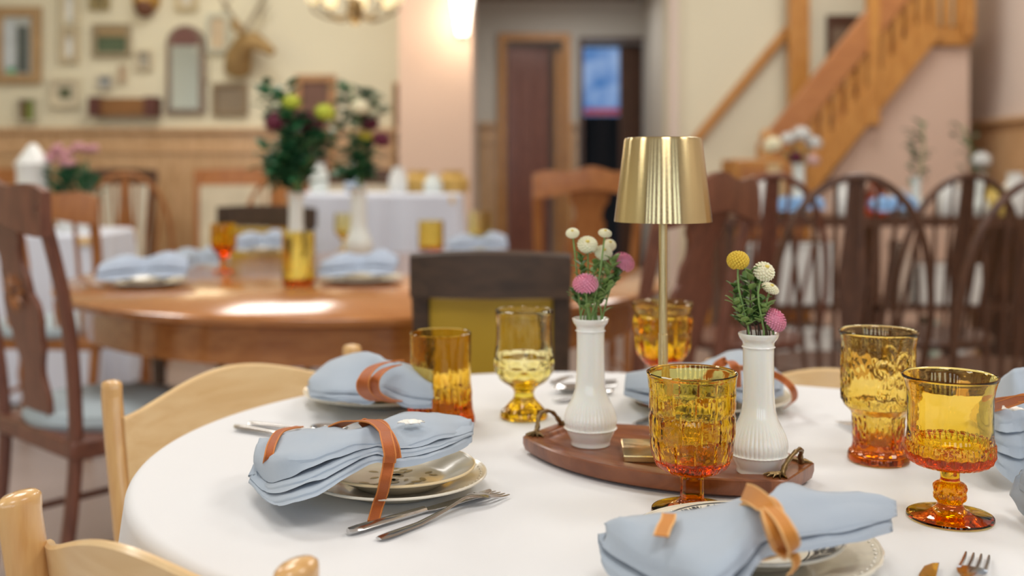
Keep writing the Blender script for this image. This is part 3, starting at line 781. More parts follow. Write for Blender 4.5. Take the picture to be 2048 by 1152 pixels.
# ---------------------------------------------------------------- chairs
def rot2(v, a): return Vector((v[0]*math.cos(a)-v[1]*math.sin(a), v[0]*math.sin(a)+v[1]*math.cos(a), v[2]))
def folding_chair(label, pL, pR, zt, side, zs=.0):
    """pL, pR: plan positions of the two back post tops"""
    pL = Vector(pL); pR = Vector(pR); c = (pL+pR)/2; d = (pR-pL); W = d.length; ang = math.atan2(d.y, d.x)
    if side < 0: ang += PI
    t = thing('folding_chair', label, 'chair', (c.x, c.y, 0), ang, 'blond folding chairs at the front table')
    h = W/2
    # posts run from the top back, down and forward to the front feet
    for s in (-1, 1):
        x = s*h
        pts = [(x, .34, .0), (x, .18, .24), (x, .07, .47), (x, .02, zt-.14), (x, .0, zt-.035), (x, -.002, zt-.012), (x, -.003, zt)]
        MB().tube(cr(pts, 24), [.021]*21+[.020, .016, .005], 14, .62, up=(0, 1, .1)).build('back_post', M['blond_v'], t)
        MB().tube([(x*.84, -.04, 0), (x*.84, .18, .25), (x*.84, .36, .44)], .016, 10, .7).build('leg', M['blond_v'], t)
    def slat(zlo, zhi, wave, bow=.045):
        rows = []; n = 40
        for i in range(n+1):
            u = -1+2*i/n; x = u*(h-.004); y = .016-bow*(1-u*u)
            zh = zhi+wave*(.5+.5*math.cos(PI*u))**.8-(.0); th = .0055
            r_ = []
            for zz, dy in ((zlo, -th), (zlo+(zh-zlo)*.33, -th), (zlo+(zh-zlo)*.66, -th), (zh-.003, -th), (zh, -th*.4), (zh, th*.4), (zh-.003, th), (zlo, th)):
                yy = y+(zt-zz)*.16+dy; r_.append((x, yy, zz))
            rows.append(r_)
        m = MB().grid(rows, close=True); m.f += [tuple(range(8))[::-1], tuple(range(len(m.v)-8, len(m.v)))]; return m
    slat(zt-.20, zt-.050, .040).build('back_rest', M['blond'], t)
    m = MB().prism([(-h+.03, .09), (-h+.03, .36), (-h+.06, .39), (h-.06, .39), (h-.03, .36), (h-.03, .09)], .435, .455); m.build('seat', M['blond'], t, bevel=.004)
    MB().tube([(-h, .30, .22), (h, .30, .22)], .009, 8).build('stretcher', M['blond_v'], t)
    return t
def wide(a, b, k):
    a = Vector(a); b = Vector(b); c = (a+b)/2; return c+(a-c)*k, c+(b-c)*k
folding_chair('blond folding chair nearest the camera at the bottom left corner', (-.440, .965), (-.158, .795), .812, 1)
folding_chair('blond folding chair behind the left end of the white table', (-.571, 1.536), (-.274, 1.85), .80, -1)
folding_chair('blond folding chair beyond the far right edge of the white table', (.36, 1.94), (.76, 1.80), .760, -1)

def turned(pts, r, n=10):
    L = len(pts); return pts, [r*(1+.25*math.sin(i*1.7)) for i in range(L)], n
def splat_chair(label, loc, rz, mat=None, seatm=None, crest=.05, H=1.05, splat=True, group=None, W=.23, carve=True, name='dining_chair'):
    mat = mat or M['red_wood']; t = thing(name, label, 'chair', loc, rz, group)
    for s in (-1, 1):
        MB().tube(cr([(s*(W-.03), -.24, 0), (s*(W-.03), -.20, .25), (s*(W-.02), -.19, .47), (s*W, -.22, .75), (s*(W+.015), -.29, H-.03)], 16), [.021]*16, 8, .8, up=(1, 0, 0)).build('back_post', mat, t)
        MB().tube(cr([(s*W, .20, 0), (s*W, .215, .12), (s*W, .20, .25), (s*W, .21, .44)], 12), [.014, .018, .022, .017, .015, .018, .022, .024, .018, .022, .025, .024], 10).build('leg', mat, t)
    # crest rail with a wavy top
    n = 28; rows = []
    for i in range(n+1):
        u = -1+2*i/n; x = u*(W+.035); y = -.285+.03*(1-u*u)*-1
        top = H+crest*(.55*math.cos(u*PI*.5)+.30*math.cos(u*PI*2.5)*.6); lo = H-.085+.02*math.cos(u*PI)
        rows.append([(x, y-.012, lo), (x, y-.014, (lo+top)/2), (x, y-.010, top), (x, y+.010, top), (x, y+.012, (lo+top)/2), (x, y+.012, lo)])
    m = MB().grid(rows, close=True); m.f += [tuple(range(6))[::-1], tuple(range(len(m.v)-6, len(m.v)))]; m.build('crest_rail', mat, t)
    if splat:
        sh = [(0, .070), (.12, .075), (.25, .055), (.4, .085), (.55, .100), (.7, .075), (.8, .060), (.9, .085), (1, .11)]
        rows = []
        for v in range(25):
            f_ = v/24; k = min(int(f_*8), 7)
            a, b = sh[k], sh[k+1]
            w_ = a[1]+(b[1]-a[1])*sm(a[0], b[0], f_); z = .46+(H-.09-.46)*f_+.04*f_; y = -.185-.10*f_**1.5
            rows.append([(-w_, y-.008, z), (0, y-.011, z), (w_, y-.008, z), (w_, y+.006, z), (-w_, y+.006, z)])
        m = MB().grid(rows, close=True); m.f += [tuple(range(5))[::-1], tuple(range(len(m.v)-5, len(m.v)))]; m.build('splat', mat, t)
        if carve:
            m = MB()
            for k in range(12):
                a = 2*PI*k/12; c = Vector((0, -.249, .80)); d = Vector((math.cos(a), 0, math.sin(a))); e = Vector((-math.sin(a), 0, math.cos(a)))
                m.add([c+d*.012, c+d*.035+e*.008, c+d*.06+Vector((0, -.006*math.sin(a), 0)), c+d*.035-e*.008, c+d*.035+Vector((0, -.008, 0))], [(0, 1, 4), (1, 2, 4), (2, 3, 4), (3, 0, 4)])
            m.build('carved_rosette', M['orange_wood'], t, smooth=False)
    else:
        for k in range(5):
            x = (-2+k)*W*.36; MB().tube([(x, -.19, .46), (x*1.05, -.24, .75), (x*1.1, -.29, H-.08)], .009, 8).build('spindle', mat, t)
    MB().box((0, 0, .43), (W*2, .42, .05)).build('seat_frame', mat, t, bevel=.01)
    MB().lathe([(0, .452), (W*.98, .452), (W*1.02, .47), (W*.98, .492), (W*.6, .502), (0, .505)], 32, sy=.9).build('seat', seatm or M['blue_seat'], t)
    for s in (-1, 1): MB().tube([(s*(W-.02), -.2, .18), (s*W, .2, .18)], .010, 8).build('stretcher', mat, t)
    return t
def windsor(label, loc, rz, mat=None, group=None, H=1.08, W=.25):
    mat = mat or M['dark_wood']; t = thing('hoop_back_chair', label, 'chair', loc, rz, group)
    MB().lathe([(0, .425), (W*.8, .425), (W*.98, .44), (W, .455), (W*.94, .468), (0, .455)], 32, sy=.92).build('seat', mat, t)
    pts = [(W*1.0*math.cos(PI*k/24)*(1.0 if 0 < k < 24 else .92), -.17-.13*math.sin(PI*k/24)**.6, .46+(H-.46)*math.sin(PI*k/24)**.62) for k in range(25)]
    MB().tube(pts, .0125, 8).build('hoop', mat, t)
    for k in range(7):
        u = (-3+k)/3.6; x = u*W*.62; xt = u*W*.92
        zt_ = .46+(H-.46)*math.sin(math.acos(max(-1, min(1, u*.92))))**.62-.005; yt = -.17-.13*math.sin(math.acos(u*.92))**.6
        MB().tube([(x, -.18, .455), ((x+xt)/2, (-.18+yt)/2, (.455+zt_)/2), (xt, yt, zt_)], [.007, .009, .006], 6).build('spindle', mat, t)
    sh = [(0, .02), (.3, .03), (.55, .045), (.8, .03), (1, .025)]; rows = []
    for v in range(13):
        f_ = v/12; k = min(int(f_*4), 3); w_ = sh[k][1]+(sh[k+1][1]-sh[k][1])*(f_*4-k); z = .46+(H-.47)*f_; y = -.19-.10*f_
        rows.append([(-w_, y-.006, z), (w_, y-.006, z), (w_, y+.006, z), (-w_, y+.006, z)])
    m = MB().grid(rows, close=True); m.build('splat', mat, t)
    for sx_ in (-1, 1):
        for sy_ in (-1, 1): MB().tube([(sx_*.15, sy_*.13, .44), (sx_*.19, sy_*.17, .22), (sx_*.22, sy_*.20, 0)], [.014, .022, .011], 8).build('leg', mat, t)
        MB().tube([(sx_*.19, -.17, .20), (sx_*.19, .17, .20)], .010, 8).build('stretcher', mat, t)
    return t
def upholstered(label, loc, rz, mat, pad, H=.87, W=.2, group=None, name='upholstered_chair'):
    t = thing(name, label, 'chair', loc, rz, group)
    for s in (-1, 1):
        MB().tube(cr([(s*(W-.01), -.26, 0), (s*(W-.01), -.21, .25), (s*(W-.01), -.20, .46), (s*W, -.24, H-.02)], 14), .022, 8, .7, up=(1, 0, 0)).build('back_post', mat, t)
        MB().box((s*(W-.01), .21, .22), (.04, .04, .44), taper=1.1).build('leg', mat, t)
    n = 20; rows = []
    for i in range(n+1):
        u = -1+2*i/n; x = u*(W+.02); y = -.245-.035*(1-u*u); top = H+.010*math.cos(u*PI/2); lo = H-.095
        rows.append([(x, y-.014, lo), (x, y-.016, top-.006), (x, y-.008, top), (x, y+.010, top), (x, y+.014, lo)])
    m = MB().grid(rows, close=True); m.f += [tuple(range(5))[::-1], tuple(range(len(m.v)-5, len(m.v)))]; m.build('top_rail', mat, t)
    rows = []
    for i in range(n+1):
        u = -1+2*i/n; x = u*(W-.02); b = .02*(1-u**4)
        rows.append([(x, -.20-b-.0, .50), (x, -.225-b, .62), (x, -.235-b, H-.10), (x, -.205+b, H-.10), (x, -.19+b, .62), (x, -.17+b, .50)])
    m = MB().grid(rows, close=True); m.f += [tuple(range(6))[::-1], tuple(range(len(m.v)-6, len(m.v)))]; m.build('back_panel', pad, t)
    MB().box((0, 0, .42), (W*2, .44, .06)).build('seat_frame', mat, t, bevel=.008)
    MB().lathe([(0, .451), (W*1.0, .451), (W*1.05, .48), (W, .51), (0, .52)], 32, sy=1.0).build('seat', pad, t)
    return t
splat_chair('reddish carved splat-back chair at the left edge of the photo', (-1.07, 2.86, 0), -.75, M['red_wood'], M['blue_seat'], carve=True)
splat_chair('orange-brown chair with scalloped crest behind the left edge chair', (-1.83, 4.35, 0), -.1, M['orange_wood'], M['blue_seat'], H=1.0, splat=False, W=.27)
upholstered('dark framed chair with mustard back panel behind the pale goblet', (-.035, 2.62, 0), -.05, M['dark_frame'], M['mustard'], H=.915, W=.158)
upholstered('mustard upholstered chair beyond the left end of the wooden table', (-1.28, 4.95, 0), 2.75, M['dark_frame'], M['mustard'], H=.92, W=.26)
splat_chair('reddish chair with wavy crest right of the white-covered buffet', (.30, 5.0, 0), .15, M['orange_wood'], M['blue_seat'], H=1.08, W=.22, carve=False)
splat_chair('tall reddish-brown splat chair directly behind the brass lamp', (.30, 2.98, 0), .85, M['red_wood'], M['blue_seat'], H=1.06, W=.21, carve=False)
windsor('dark hoop-back chair right of the brass lamp shade', (.88, 4.15, 0), .2, M['red_wood'])
windsor('dark hoop-back chair in the middle of the right side background', (1.06, 3.55, 0), -.05)
windsor('dark hoop-back chair at the right edge of the background', (1.55, 3.45, 0), .1)
windsor('dark hoop-back chair farther back, between the two right hand ones', (1.62, 4.2, 0), .15)
windsor('dark hoop-back chair just beyond the right frame edge, arm in view', (2.15, 3.7, 0), .2)
windsor('small brown hoop-back chair against the left wainscot', (-1.45, 6.2, 0), 2.9, M['orange_wood'])
windsor('small brown hoop-back chair beside the far left white table', (-2.2, 6.15, 0), .3, M['orange_wood'])

# ---------------------------------------------------------------- wooden table with its settings
tx, ty = -.47, 3.58; ta, tb = .97, 1.0
t = thing('wooden_dining_table', 'glossy brown oval wooden table in the left background', 'table', (tx, ty, 0))
MB().lathe([(0, .715), (ta-.02, .715), (ta, .725), (ta+.005, .74), (ta-.008, .75), (0, .75)], 96, sy=tb/ta).build('tabletop', M['table_wood'], t)
MB().lathe([(ta-.10, .61), (ta-.085, .61), (ta-.085, .715), (ta-.10, .715), (ta-.10, .61)], 96, sy=tb/ta).build('apron', M['table_wood'], t)
MB().lathe([(.0, .22), (.09, .22), (.11, .3), (.07, .42), (.09, .55), (.16, .62), (.3, .66), (.3, .715), (0, .715)], 32).build('pedestal', M['table_wood'], t)
for k in range(4):
    a = PI/4+k*PI/2; c, s = math.cos(a), math.sin(a)
    MB().tube(cr([(c*.05, s*.05, .30), (c*.22, s*.22, .24), (c*.40, s*.40, .06), (c*.48, s*.48, .022)], 10), [.04, .04, .035, .035, .03, .03, .028, .026, .026, .02], 8).build('foot', M['table_wood'], t)
BT = .7512
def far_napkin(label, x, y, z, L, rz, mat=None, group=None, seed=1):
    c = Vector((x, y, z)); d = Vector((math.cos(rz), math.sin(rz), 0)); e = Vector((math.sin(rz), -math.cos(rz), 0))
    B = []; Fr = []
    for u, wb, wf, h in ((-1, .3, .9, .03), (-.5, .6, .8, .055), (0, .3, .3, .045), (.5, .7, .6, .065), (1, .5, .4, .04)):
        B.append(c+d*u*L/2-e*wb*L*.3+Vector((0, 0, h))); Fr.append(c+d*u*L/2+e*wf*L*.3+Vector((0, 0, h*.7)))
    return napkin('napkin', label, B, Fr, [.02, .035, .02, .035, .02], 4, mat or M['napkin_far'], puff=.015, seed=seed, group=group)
def simple_goblet(label, loc, h=.16, r=.045, mat=None, kind='goblet', group=None):
    mat = mat or M['amber_far']
    if kind == 'goblet': pr = [(0, 0), (r*.85, .001), (r*.8, .006), (.012, .014), (.010, .03), (.016, .04), (.011, .05), (r*.6, .066), (r*.95, .085), (r, .11), (r*.95, h), (r*.88, h), (r*.9, .11), (r*.8, .09), (0, .074)]
    else: pr = [(0, 0), (r*.9, .001), (r, .01), (r, h), (r*.93, h), (r*.92, .02), (0, .015)]
    o = MB().lathe(pr, 40).build('goblet' if kind == 'goblet' else 'tumbler', mat); o.location = loc
    return tag(o, label, 'glass', group)
def setting(x, y, z, lab, rz=0, s=1.0, seed=1, L=.22):
    plate(x, y, z, .125*s, .017, M['china'], 'cream plate '+lab)
    plate(x, y, z+.0085, .09*s, .018, M['china_sand'], 'smaller plate stacked '+lab, name='salad_plate')
    far_napkin('pale blue napkin on the plates '+lab, x, y, z+.03, L*s, rz, seed=seed)
a = P(292, 572); setting(a.x, a.y, BT, 'at the left front edge of the wooden table', .15, 1.0, 3, .25)
a = P(724, 565); setting(a.x, a.y, BT, 'at the right front of the wooden table', -.1, 1.05, 4)
a = P(524, 508); setting(a.x, a.y, BT, 'on the far side of the wooden table', .1, .9, 5, .24)
a = P(1020, 514); setting(a.x-.13, a.y+.02, BT, 'on the right end of the wooden table', .0, .9, 6, .26)
a = P(392, 535); far_napkin('dark blue napkin lying beside the left front plates of the wooden table', a.x-.02, a.y+.12, BT, .2, .4, M['napkin'], seed=9)
a = P(447, 545); simple_goblet('deep amber goblet on the wooden table, left of the flower vases', (a.x, a.y, BT), .165, .045)
a = P(690, 505); simple_goblet('pale amber goblet on the wooden table between the two flower vases', (a.x, a.y, BT), .165, .045, M['pale_yellow'])
a = P(862, 502); simple_goblet('straight amber tumbler on the far right of the wooden table', (a.x, a.y, BT), .13, .055, M['amber_olive'], 'tumbler')
a = P(960, 512); simple_goblet('pale amber goblet behind the mustard chair', (a.x, a.y, BT), .18, .048, M['pale_yellow'])
a = P(597, 570); simple_goblet('amber tumbler standing in front of the left flower vase', (a.x, a.y, BT), .16, .05, M['amber_olive'], 'tumbler')
a = P(1000, 545); 
def far_bouquet(vx, vy, Y, H, label_v, spec, seed=1, z=None, s=1.0, leafn=60):
    """white vase with its blooms; spec: list of (dx,dz,r,mat,label) bloom centres relative to the vase rim"""
    base = Vector((vx, Y, z)); bud_vase(base, label_v, H, s, M['milk_far'], 48, None)
    rim = base+Vector((0, 0, H)); rnd = random.Random(seed)
    for dx, dz, r, mt, lab in spec:
        c = rim+Vector((dx, rnd.uniform(-.04, .04), dz)); t = thing('flower_stem', lab, 'flower', rim-Vector((0, 0, .05)), 0)
        o = t.location
        MB().tube(cr([(0, 0, 0), (dx*.3, 0, dz*.5+.03), tuple(c-o)], 8), .003, 5).build('stem', M['stem'], t)
        m = MB(); pom(m, c-o, r, .8, 60, Vector((dx, -.3*r, .3))); m.build('bloom', mt, t, smooth=False)
    return rim
def foliage(label, base, top, n, L, mat, seed, wid=.06):
    rnd = random.Random(seed); t = thing('foliage_spray', label, 'foliage', base, 0, 'foliage sprays '+str(seed))
    d = top-base; m = MB(); MB().tube(cr([(0, 0, 0), tuple(d*.5+Vector((wid*.3, 0, 0))), tuple(d)], 8), .004, 6).build('stem', M['stem'], t)
    for k in range(n):
        u = .12+.88*k/n; c = d*u+Vector((rnd.uniform(-wid, wid), rnd.uniform(-wid, wid), rnd.uniform(-.02, .02)))*.7
        an = rnd.random()*6.3; leaf_mb(m, c, Vector((math.cos(an), math.sin(an), rnd.uniform(-.4, .9))), Vector((.1, 0, 1)), L*rnd.uniform(.7, 1.2), L*.6)
    m.build('foliage', mat, t, solid=.0008); t.pop('group', None) if 'group' in t else None
    return t
gr = plain('dark_green_foliage', (.02, .12, .045), .35, var=.4, vscale=30); ol = plain('sage_foliage', (.26, .33, .22), .6, var=.2, vscale=20)
# left bouquet
Ya = 3.72; qa = Ya/F; a = Q(592, 385, Ya); zb_ = BT
rim = far_bouquet(a.x, 0, Ya, CZ-(385-HY)*qa-BT, 'tall white bud vase with burgundy bouquet on the wooden table', [
    ((556-592)*qa, (385-245)*qa, .048, M['burgundy'], 'burgundy bloom at the left of left background bouquet'),
    ((585-592)*qa, (385-235)*qa, .042, M['burgundy'], 'burgundy bloom in the middle of left background bouquet'),
    ((620-592)*qa, (385-245)*qa, .055, M['burgundy'], 'large burgundy bloom right of left background bouquet'),
    ((585-592)*qa, (385-205)*qa, .038, M['lime'], 'lime bloom at the top of left background bouquet'),
    ((650-592)*qa, (385-225)*qa, .042, M['lime'], 'lime bloom reaching right from left background bouquet'),
    ((552-592)*qa, (385-215)*qa, .034, M['white_petal'], 'ivory bloom at upper left of left background bouquet'),
    ((572-592)*qa, (385-265)*qa, .03, M['white_petal'], 'small ivory bloom low in left background bouquet'),
    ((600-592)*qa, (385-310)*qa, .034, M['milk_far'], 'pale bloom in the leaves of left background bouquet')], 1, BT, 1.5)
for i, (x, y, x2, y2, n, L) in enumerate([(590, 375, 590, 240, 90, .05), (570, 370, 560, 300, 60, .05), (560, 250, 548, 175, 30, .045), (600, 330, 640, 270, 40, .045), (580, 375, 572, 350, 40, .055)]):
    foliage(['dense dark green leaves filling the left background bouquet', 'low dark leaves spilling left of the left background bouquet', 'leafy tip at the top left of left background bouquet', 'leaves reaching right in the left background bouquet', 'broad leaves at the neck of left background vase'][i],
        Q(x, y, Ya+.01*i), Q(x2, y2, Ya+.01*i), int(n*1.3), L*1.45, gr, i+1, .055*1.4)
Yb = 4.2; qa = Yb/F; a = Q(717, 375, Yb)
far_bouquet(a.x, 0, Yb, CZ-(375-HY)*qa-BT, 'tall white bud vase with yellow-centred bouquet, right of the burgundy one', [
    ((728-717)*qa, (375-275)*qa, .038, M['yel_far'], 'bright yellow bloom in right background bouquet'),
    ((735-717)*qa, (375-245)*qa, .048, M['burgundy'], 'dark burgundy bloom above the yellow one'),
    ((765-717)*qa, (375-280)*qa, .042, M['burgundy'], 'dark burgundy bloom right of the yellow one'),
    ((722-717)*qa, (375-215)*qa, .046, M['white_petal'], 'ivory bloom near the top of right background bouquet'),
    ((745-717)*qa, (375-225)*qa, .038, M['white_petal'], 'second ivory bloom of right background bouquet')], 2, BT, 1.75)
for i, (x, y, x2, y2, n, L, mt) in enumerate([(712, 370, 718, 290, 70, .045, gr), (700, 280, 700, 170, 34, .045, gr), (735, 240, 752, 185, 24, .045, ol), (720, 260, 725, 200, 24, .05, ol), (715, 370, 700, 335, 24, .055, gr)]):
    foliage(['dense dark leaves filling the right background bouquet', 'upright leafy stem left in the right background bouquet', 'sage leaves at the top right of right background bouquet', 'sage leaves in the middle of right background bouquet', 'low leaves at the neck of right background vase'][i],
        Q(x, y, Yb+.01*i), Q(x2, y2, Yb+.01*i), int(n*1.3), L*1.45, mt, i+11, .045*1.4)

# ---------------------------------------------------------------- white-covered buffet table
def covered(label, x0, x1, y0, y1, z, name='buffet_tablecloth'):
    cx, cy = (x0+x1)/2, (y0+y1)/2; a, b = (x1-x0)/2, (y1-y0)/2; rows = []; n = 160
    def pt(k, g): 
        th = 2*PI*k/n; c, s = math.cos(th), math.sin(th); p_ = 6; rr = (abs(c)**p_+abs(s)**p_)**(-1/p_)
        return c*rr*(a+g), s*rr*(b+g)
    rows.append([(pt(k, -a*.98)[0]*.01, pt(k, 0)[1]*.01, z) for k in range(n)]); rows.append([(*pt(k, -.015), z) for k in range(n)]); rows.append([(*pt(k, 0), z-.012) for k in range(n)])
    for j in range(1, 9):
        d = (z-.02)*j/8; rows.append([(*pt(k, .03*d+.03*min(1, d*2)*math.sin(k*2*PI/n*15+math.sin(k*.3))), z-.012-d*.985) for k in range(n)])
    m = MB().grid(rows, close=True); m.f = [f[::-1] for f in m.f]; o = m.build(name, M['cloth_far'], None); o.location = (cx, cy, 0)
    tag(o, 'white cloth hanging to the floor over '+label, 'tablecloth')
    t = thing('buffet_table', 'table hidden under a white cloth, '+label, 'table', (cx, cy, 0)); MB().box((0, 0, z-.03), (2*a-.06, 2*b-.06, .04)).build('tabletop', M['blond'], t, smooth=False)
    for sx_ in (-1, 1):
        for sy_ in (-1, 1): MB().box((sx_*(a-.1), sy_*(b-.1), (z-.05)/2), (.05, .05, z-.05)).build('leg', M['blond'], t, smooth=False)
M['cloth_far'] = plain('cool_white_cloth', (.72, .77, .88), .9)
covered('the high buffet in the middle background', -1.18, -.27, 5.55, 6.15, .975)
covered('the long table at the far left', -3.4, -1.95, 5.0, 5.7, .80, 'long_tablecloth')
# things on the buffet and far left table
def jar(label, loc, r, h, mat, name='jar', cat='jar', group=None, lid=None):
    t = MB().lathe([(0, 0), (r*.9, 0), (r, h*.1), (r, h*.6), (r*.7, h*.78), (r*.6, h*.85), (r*.66, h), (0, h)], 24).build(name, mat); t.location = loc
    return tag(t, label, cat, group)
wm = plain('white_ceramic', (.74, .76, .74), .3)
for i, (x, h, c, lab) in enumerate([(-1.05, .16, M['milk_far'], 'white jar at the left end of the buffet'), (-.86, .09, M['napkin_far'], 'low pale blue bowl on the buffet'), (-.62, .14, wm, 'white pitcher-shaped jar in the middle of the buffet'), (-.43, .10, M['milk_far'], 'short white jar at the right end of the buffet')]):
    jar(lab, (x, 5.85, .976), .05, h, c)
for i, (x, y, lab) in enumerate([(-.52, 6.0, 'gold bowl behind the white jars on the buffet'), (-.33, 5.98, 'gold bowl at the right end of the buffet')]):
    jar(lab, (x, y, .976), .09, .12, colmat((.60, .38, .10)), 'bowl', 'bowl')
lan = Q(66, 330, 5.2)
t = thing('lantern', 'white lantern with glowing centre on the far left table', 'lantern', (lan.x, 5.2, .801))
MB().lathe([(.08, 0), (.085, .02), (.07, .05), (.075, .30), (.085, .33), (.02, .42), (0, .43)], 24).build('body', wm, t); MB().ball((0, -.05, .17), .04, 12, 8, 2).build('candle_light', plain('candle_glow', (.9, .85, .5), .5, emit=(1, .9, .5), es=.4), t)
pt = Q(140, 345, 5.2); t = thing('potted_plant', 'potted plant with pink blossoms on the far left table', 'plant', (pt.x, 5.25, .801))
MB().lathe([(0, 0), (.07, 0), (.09, .14), (.08, .14), (0, .12)], 20).build('pot', wm, t)
m = MB(); rnd = random.Random(5)
for k in range(110): leaf_mb(m, Vector((rnd.uniform(-.09, .09), rnd.uniform(-.08, .08), rnd.uniform(.12, .3))), Vector((rnd.uniform(-1, 1), rnd.uniform(-1, 1), .6)), Vector((0, .1, 1)), .06, .04)
m.build('foliage', gr, t, solid=.001); m = MB()
for k in range(14): pom(m, Vector((rnd.uniform(-.11, .11), rnd.uniform(-.08, .08), rnd.uniform(.33, .43))), .03, .8, 24, Vector((0, 0, 1)))
m.build('blossom', plain('dusty_pink_blossom', (.62, .32, .36), .7), t, smooth=False)
rnd = random.Random(4)
for i in range(12):
    x = -3.3+i*.115+rnd.uniform(-.02, .02); c = [M['milk_far'], wm, colmat((.60, .36, .08)), M['napkin_far'], colmat((.66, .60, .44)), wm][i % 6]
    if abs(x-lan.x) < .12 or abs(x-pt.x) < .12: continue
    jar('pale crockery on the white table at the far left', (x, 5.12+.1*(i % 2), .801), .04, .08+.06*(i % 3)/2, c, 'crockery', 'crockery', 'crockery on the far left table')
# pale cushioned chairs in the back left
for i, (x, y, rz, mt, lab) in enumerate([(-1.0, 6.9, .1, colmat((.66, .62, .50)), 'pale upholstered chair by the wainscot behind the buffet'), (-1.75, 6.75, .2, colmat((.62, .56, .42)), 'pale upholstered chair by the wainscot left of the buffet'), (-2.6, 6.8, -.1, colmat((.58, .54, .44)), 'pale upholstered chair behind the far left table'), (-3.3, 6.7, 0, colmat((.54, .44, .28)), 'tan upholstered chair at the far left wainscot')]):
    upholstered(lab, (x, y, 0), rz+PI, M['orange_wood'] if i % 2 else M['dark_wood'], mt, H=1.1, W=.24)

# ---------------------------------------------------------------- right: dark shelf unit used as a sideboard
SH = .885; bx0, bx1, by = .98, 3.0, 5.1
t = thing('open_sideboard', 'long dark wooden open-shelved sideboard in the right background', 'sideboard', ((bx0+bx1)/2, by, 0)); hw = (bx1-bx0)/2
MB().box((0, 0, SH-.02), (2*hw+.04, .46, .045)).build('top', M['dark_wood'], t, smooth=False)
for z in (.10, .47): MB().box((0, 0, z), (2*hw-.04, .42, .025)).build('shelf', M['dark_wood'], t, smooth=False)
for k in range(4): MB().box((-hw+.02+k*(2*hw-.04)/3, 0, (SH-.04)/2), (.035, .42, SH-.045)).build('upright', M['dark_wood'], t, smooth=False)
cols = [wm, colmat((.70, .66, .56)), colmat((.60, .62, .62)), colmat((.12, .20, .36)), colmat((.68, .56, .46)), wm, colmat((.50, .62, .52)), colmat((.52, .28, .10)), wm]
rnd = random.Random(12)
for z, lev in ((.113, 'lower'), (.483, 'upper')):
    x = bx0+.10
    while x < bx1-.08:
        c = rnd.choice(cols); tall = rnd.random()
        f_ = (x-bx0-.02)/(2*hw-.04)*3
        if abs(f_-round(f_)) > .1 and not any(a < x < b for a, b in (((bx0+.05, bx0+.54), (bx0+.83, bx0+1.21)) if lev == 'upper' else ((bx0+.06, bx0+.53), (bx0+1.49, bx0+1.91)))):
            if tall > .45:
                o = MB().box((0, 0, 0), (rnd.uniform(.03, .055), .16, .24+.06*rnd.random())).build('book', c, None, smooth=False, bevel=.003); h = o.dimensions.z
                o.location = (x, by-.08, z+max(v.co.z for v in o.data.vertices)); tag(o, 'upright book on the %s shelf of the dark sideboard' % lev, 'book', 'books on the %s shelf' % lev)
            else: jar('pale jar on the %s shelf of the dark sideboard' % lev, (x+.01, by-.06, z), .042, .12+.12*rnd.random(), c, 'jar', 'jar', 'jars on the %s shelf' % lev)
        x += rnd.uniform(.095, .14)
for i, (x, z, w_, h, lab) in enumerate([(bx0+.30, .4835, .40, .26, 'large white box added as a pale patch on the upper shelf at the left of the sideboard'), (bx0+.30, .1135, .38, .24, 'large white box added as a pale patch on the lower shelf at the left of the sideboard'), (bx0+1.02, .4835, .30, .16, 'low white box added as a pale patch on the upper shelf in the middle bay'), (bx0+1.7, .1135, .34, .2, 'white box added as a pale patch on the lower shelf in the right bay')]):  # boxes added to fill in bright patches, standing in for cloth or seats
    t = thing('filler_box', lab, 'box', (x, by-.07, z)); MB().box((0, 0, h/2), (w_, .26, h)).build('body', wm, t, smooth=False, bevel=.008); MB().box((0, 0, h+.012), (w_+.01, .27, .022)).build('lid', wm, t, smooth=False, bevel=.004)
def top_item(x, y, Y=5.0): return Vector(((x-1024)/F*Y, Y, SH+.0035))
a = top_item(1597, 400); 
far_bouquet(a.x, 0, 5.0, .24, 'white bud vase with white and purple flowers on the sideboard', [
    (-.12, .09, .052, M['white_petal'], 'large white bloom left over the sideboard vase'), (-.01, .03, .045, M['burgundy'], 'purple bloom at the rim of sideboard vase'), (.02, .14, .05, wm, 'white bloom at the top of the sideboard vase'),
    (.08, .10, .045, wm, 'white bloom right of the sideboard vase'), (.07, .02, .04, colmat((.74, .50, .46)), 'pale pink bloom low right of the sideboard vase'), (-.04, .12, .04, wm, 'small white bloom upper left of the sideboard vase')], 5, a.z, 1.6)
a = top_item(1845, 400)
far_bouquet(a.x-.03, 0, 5.0, .18, 'slim white vase with a green sprig on the sideboard', [], 6, a.z, 1.3)
foliage('green sprig in the slim vase on the sideboard', Vector((a.x-.03, 5.0, a.z+.12)), Vector((a.x, 5.0, a.z+.44)), 34, .055, gr, 31, .06)
a = top_item(1960, 400); far_bouquet(a.x, 0, 5.0, .2, 'white vase with ivory bloom at the right end of the sideboard', [(.0, .06, .05, wm, 'round ivory bloom in the rightmost sideboard vase')], 7, a.z, 1.4)
foliage('dark sprig beside the rightmost sideboard vase', Vector((a.x-.02, 5.02, a.z+.15)), Vector((a.x-.06, 5.05, a.z+.42)), 24, .05, gr, 32, .06)
for x, lab in ((1590, 'pale blue napkin on the sideboard under the white bouquet'), (1775, 'pale blue napkin in the middle of the sideboard')):
    a = top_item(x, 0); far_napkin(lab, a.x, 4.94, a.z+.03, .22, 0, colmat((.22, .42, .72)), seed=x)
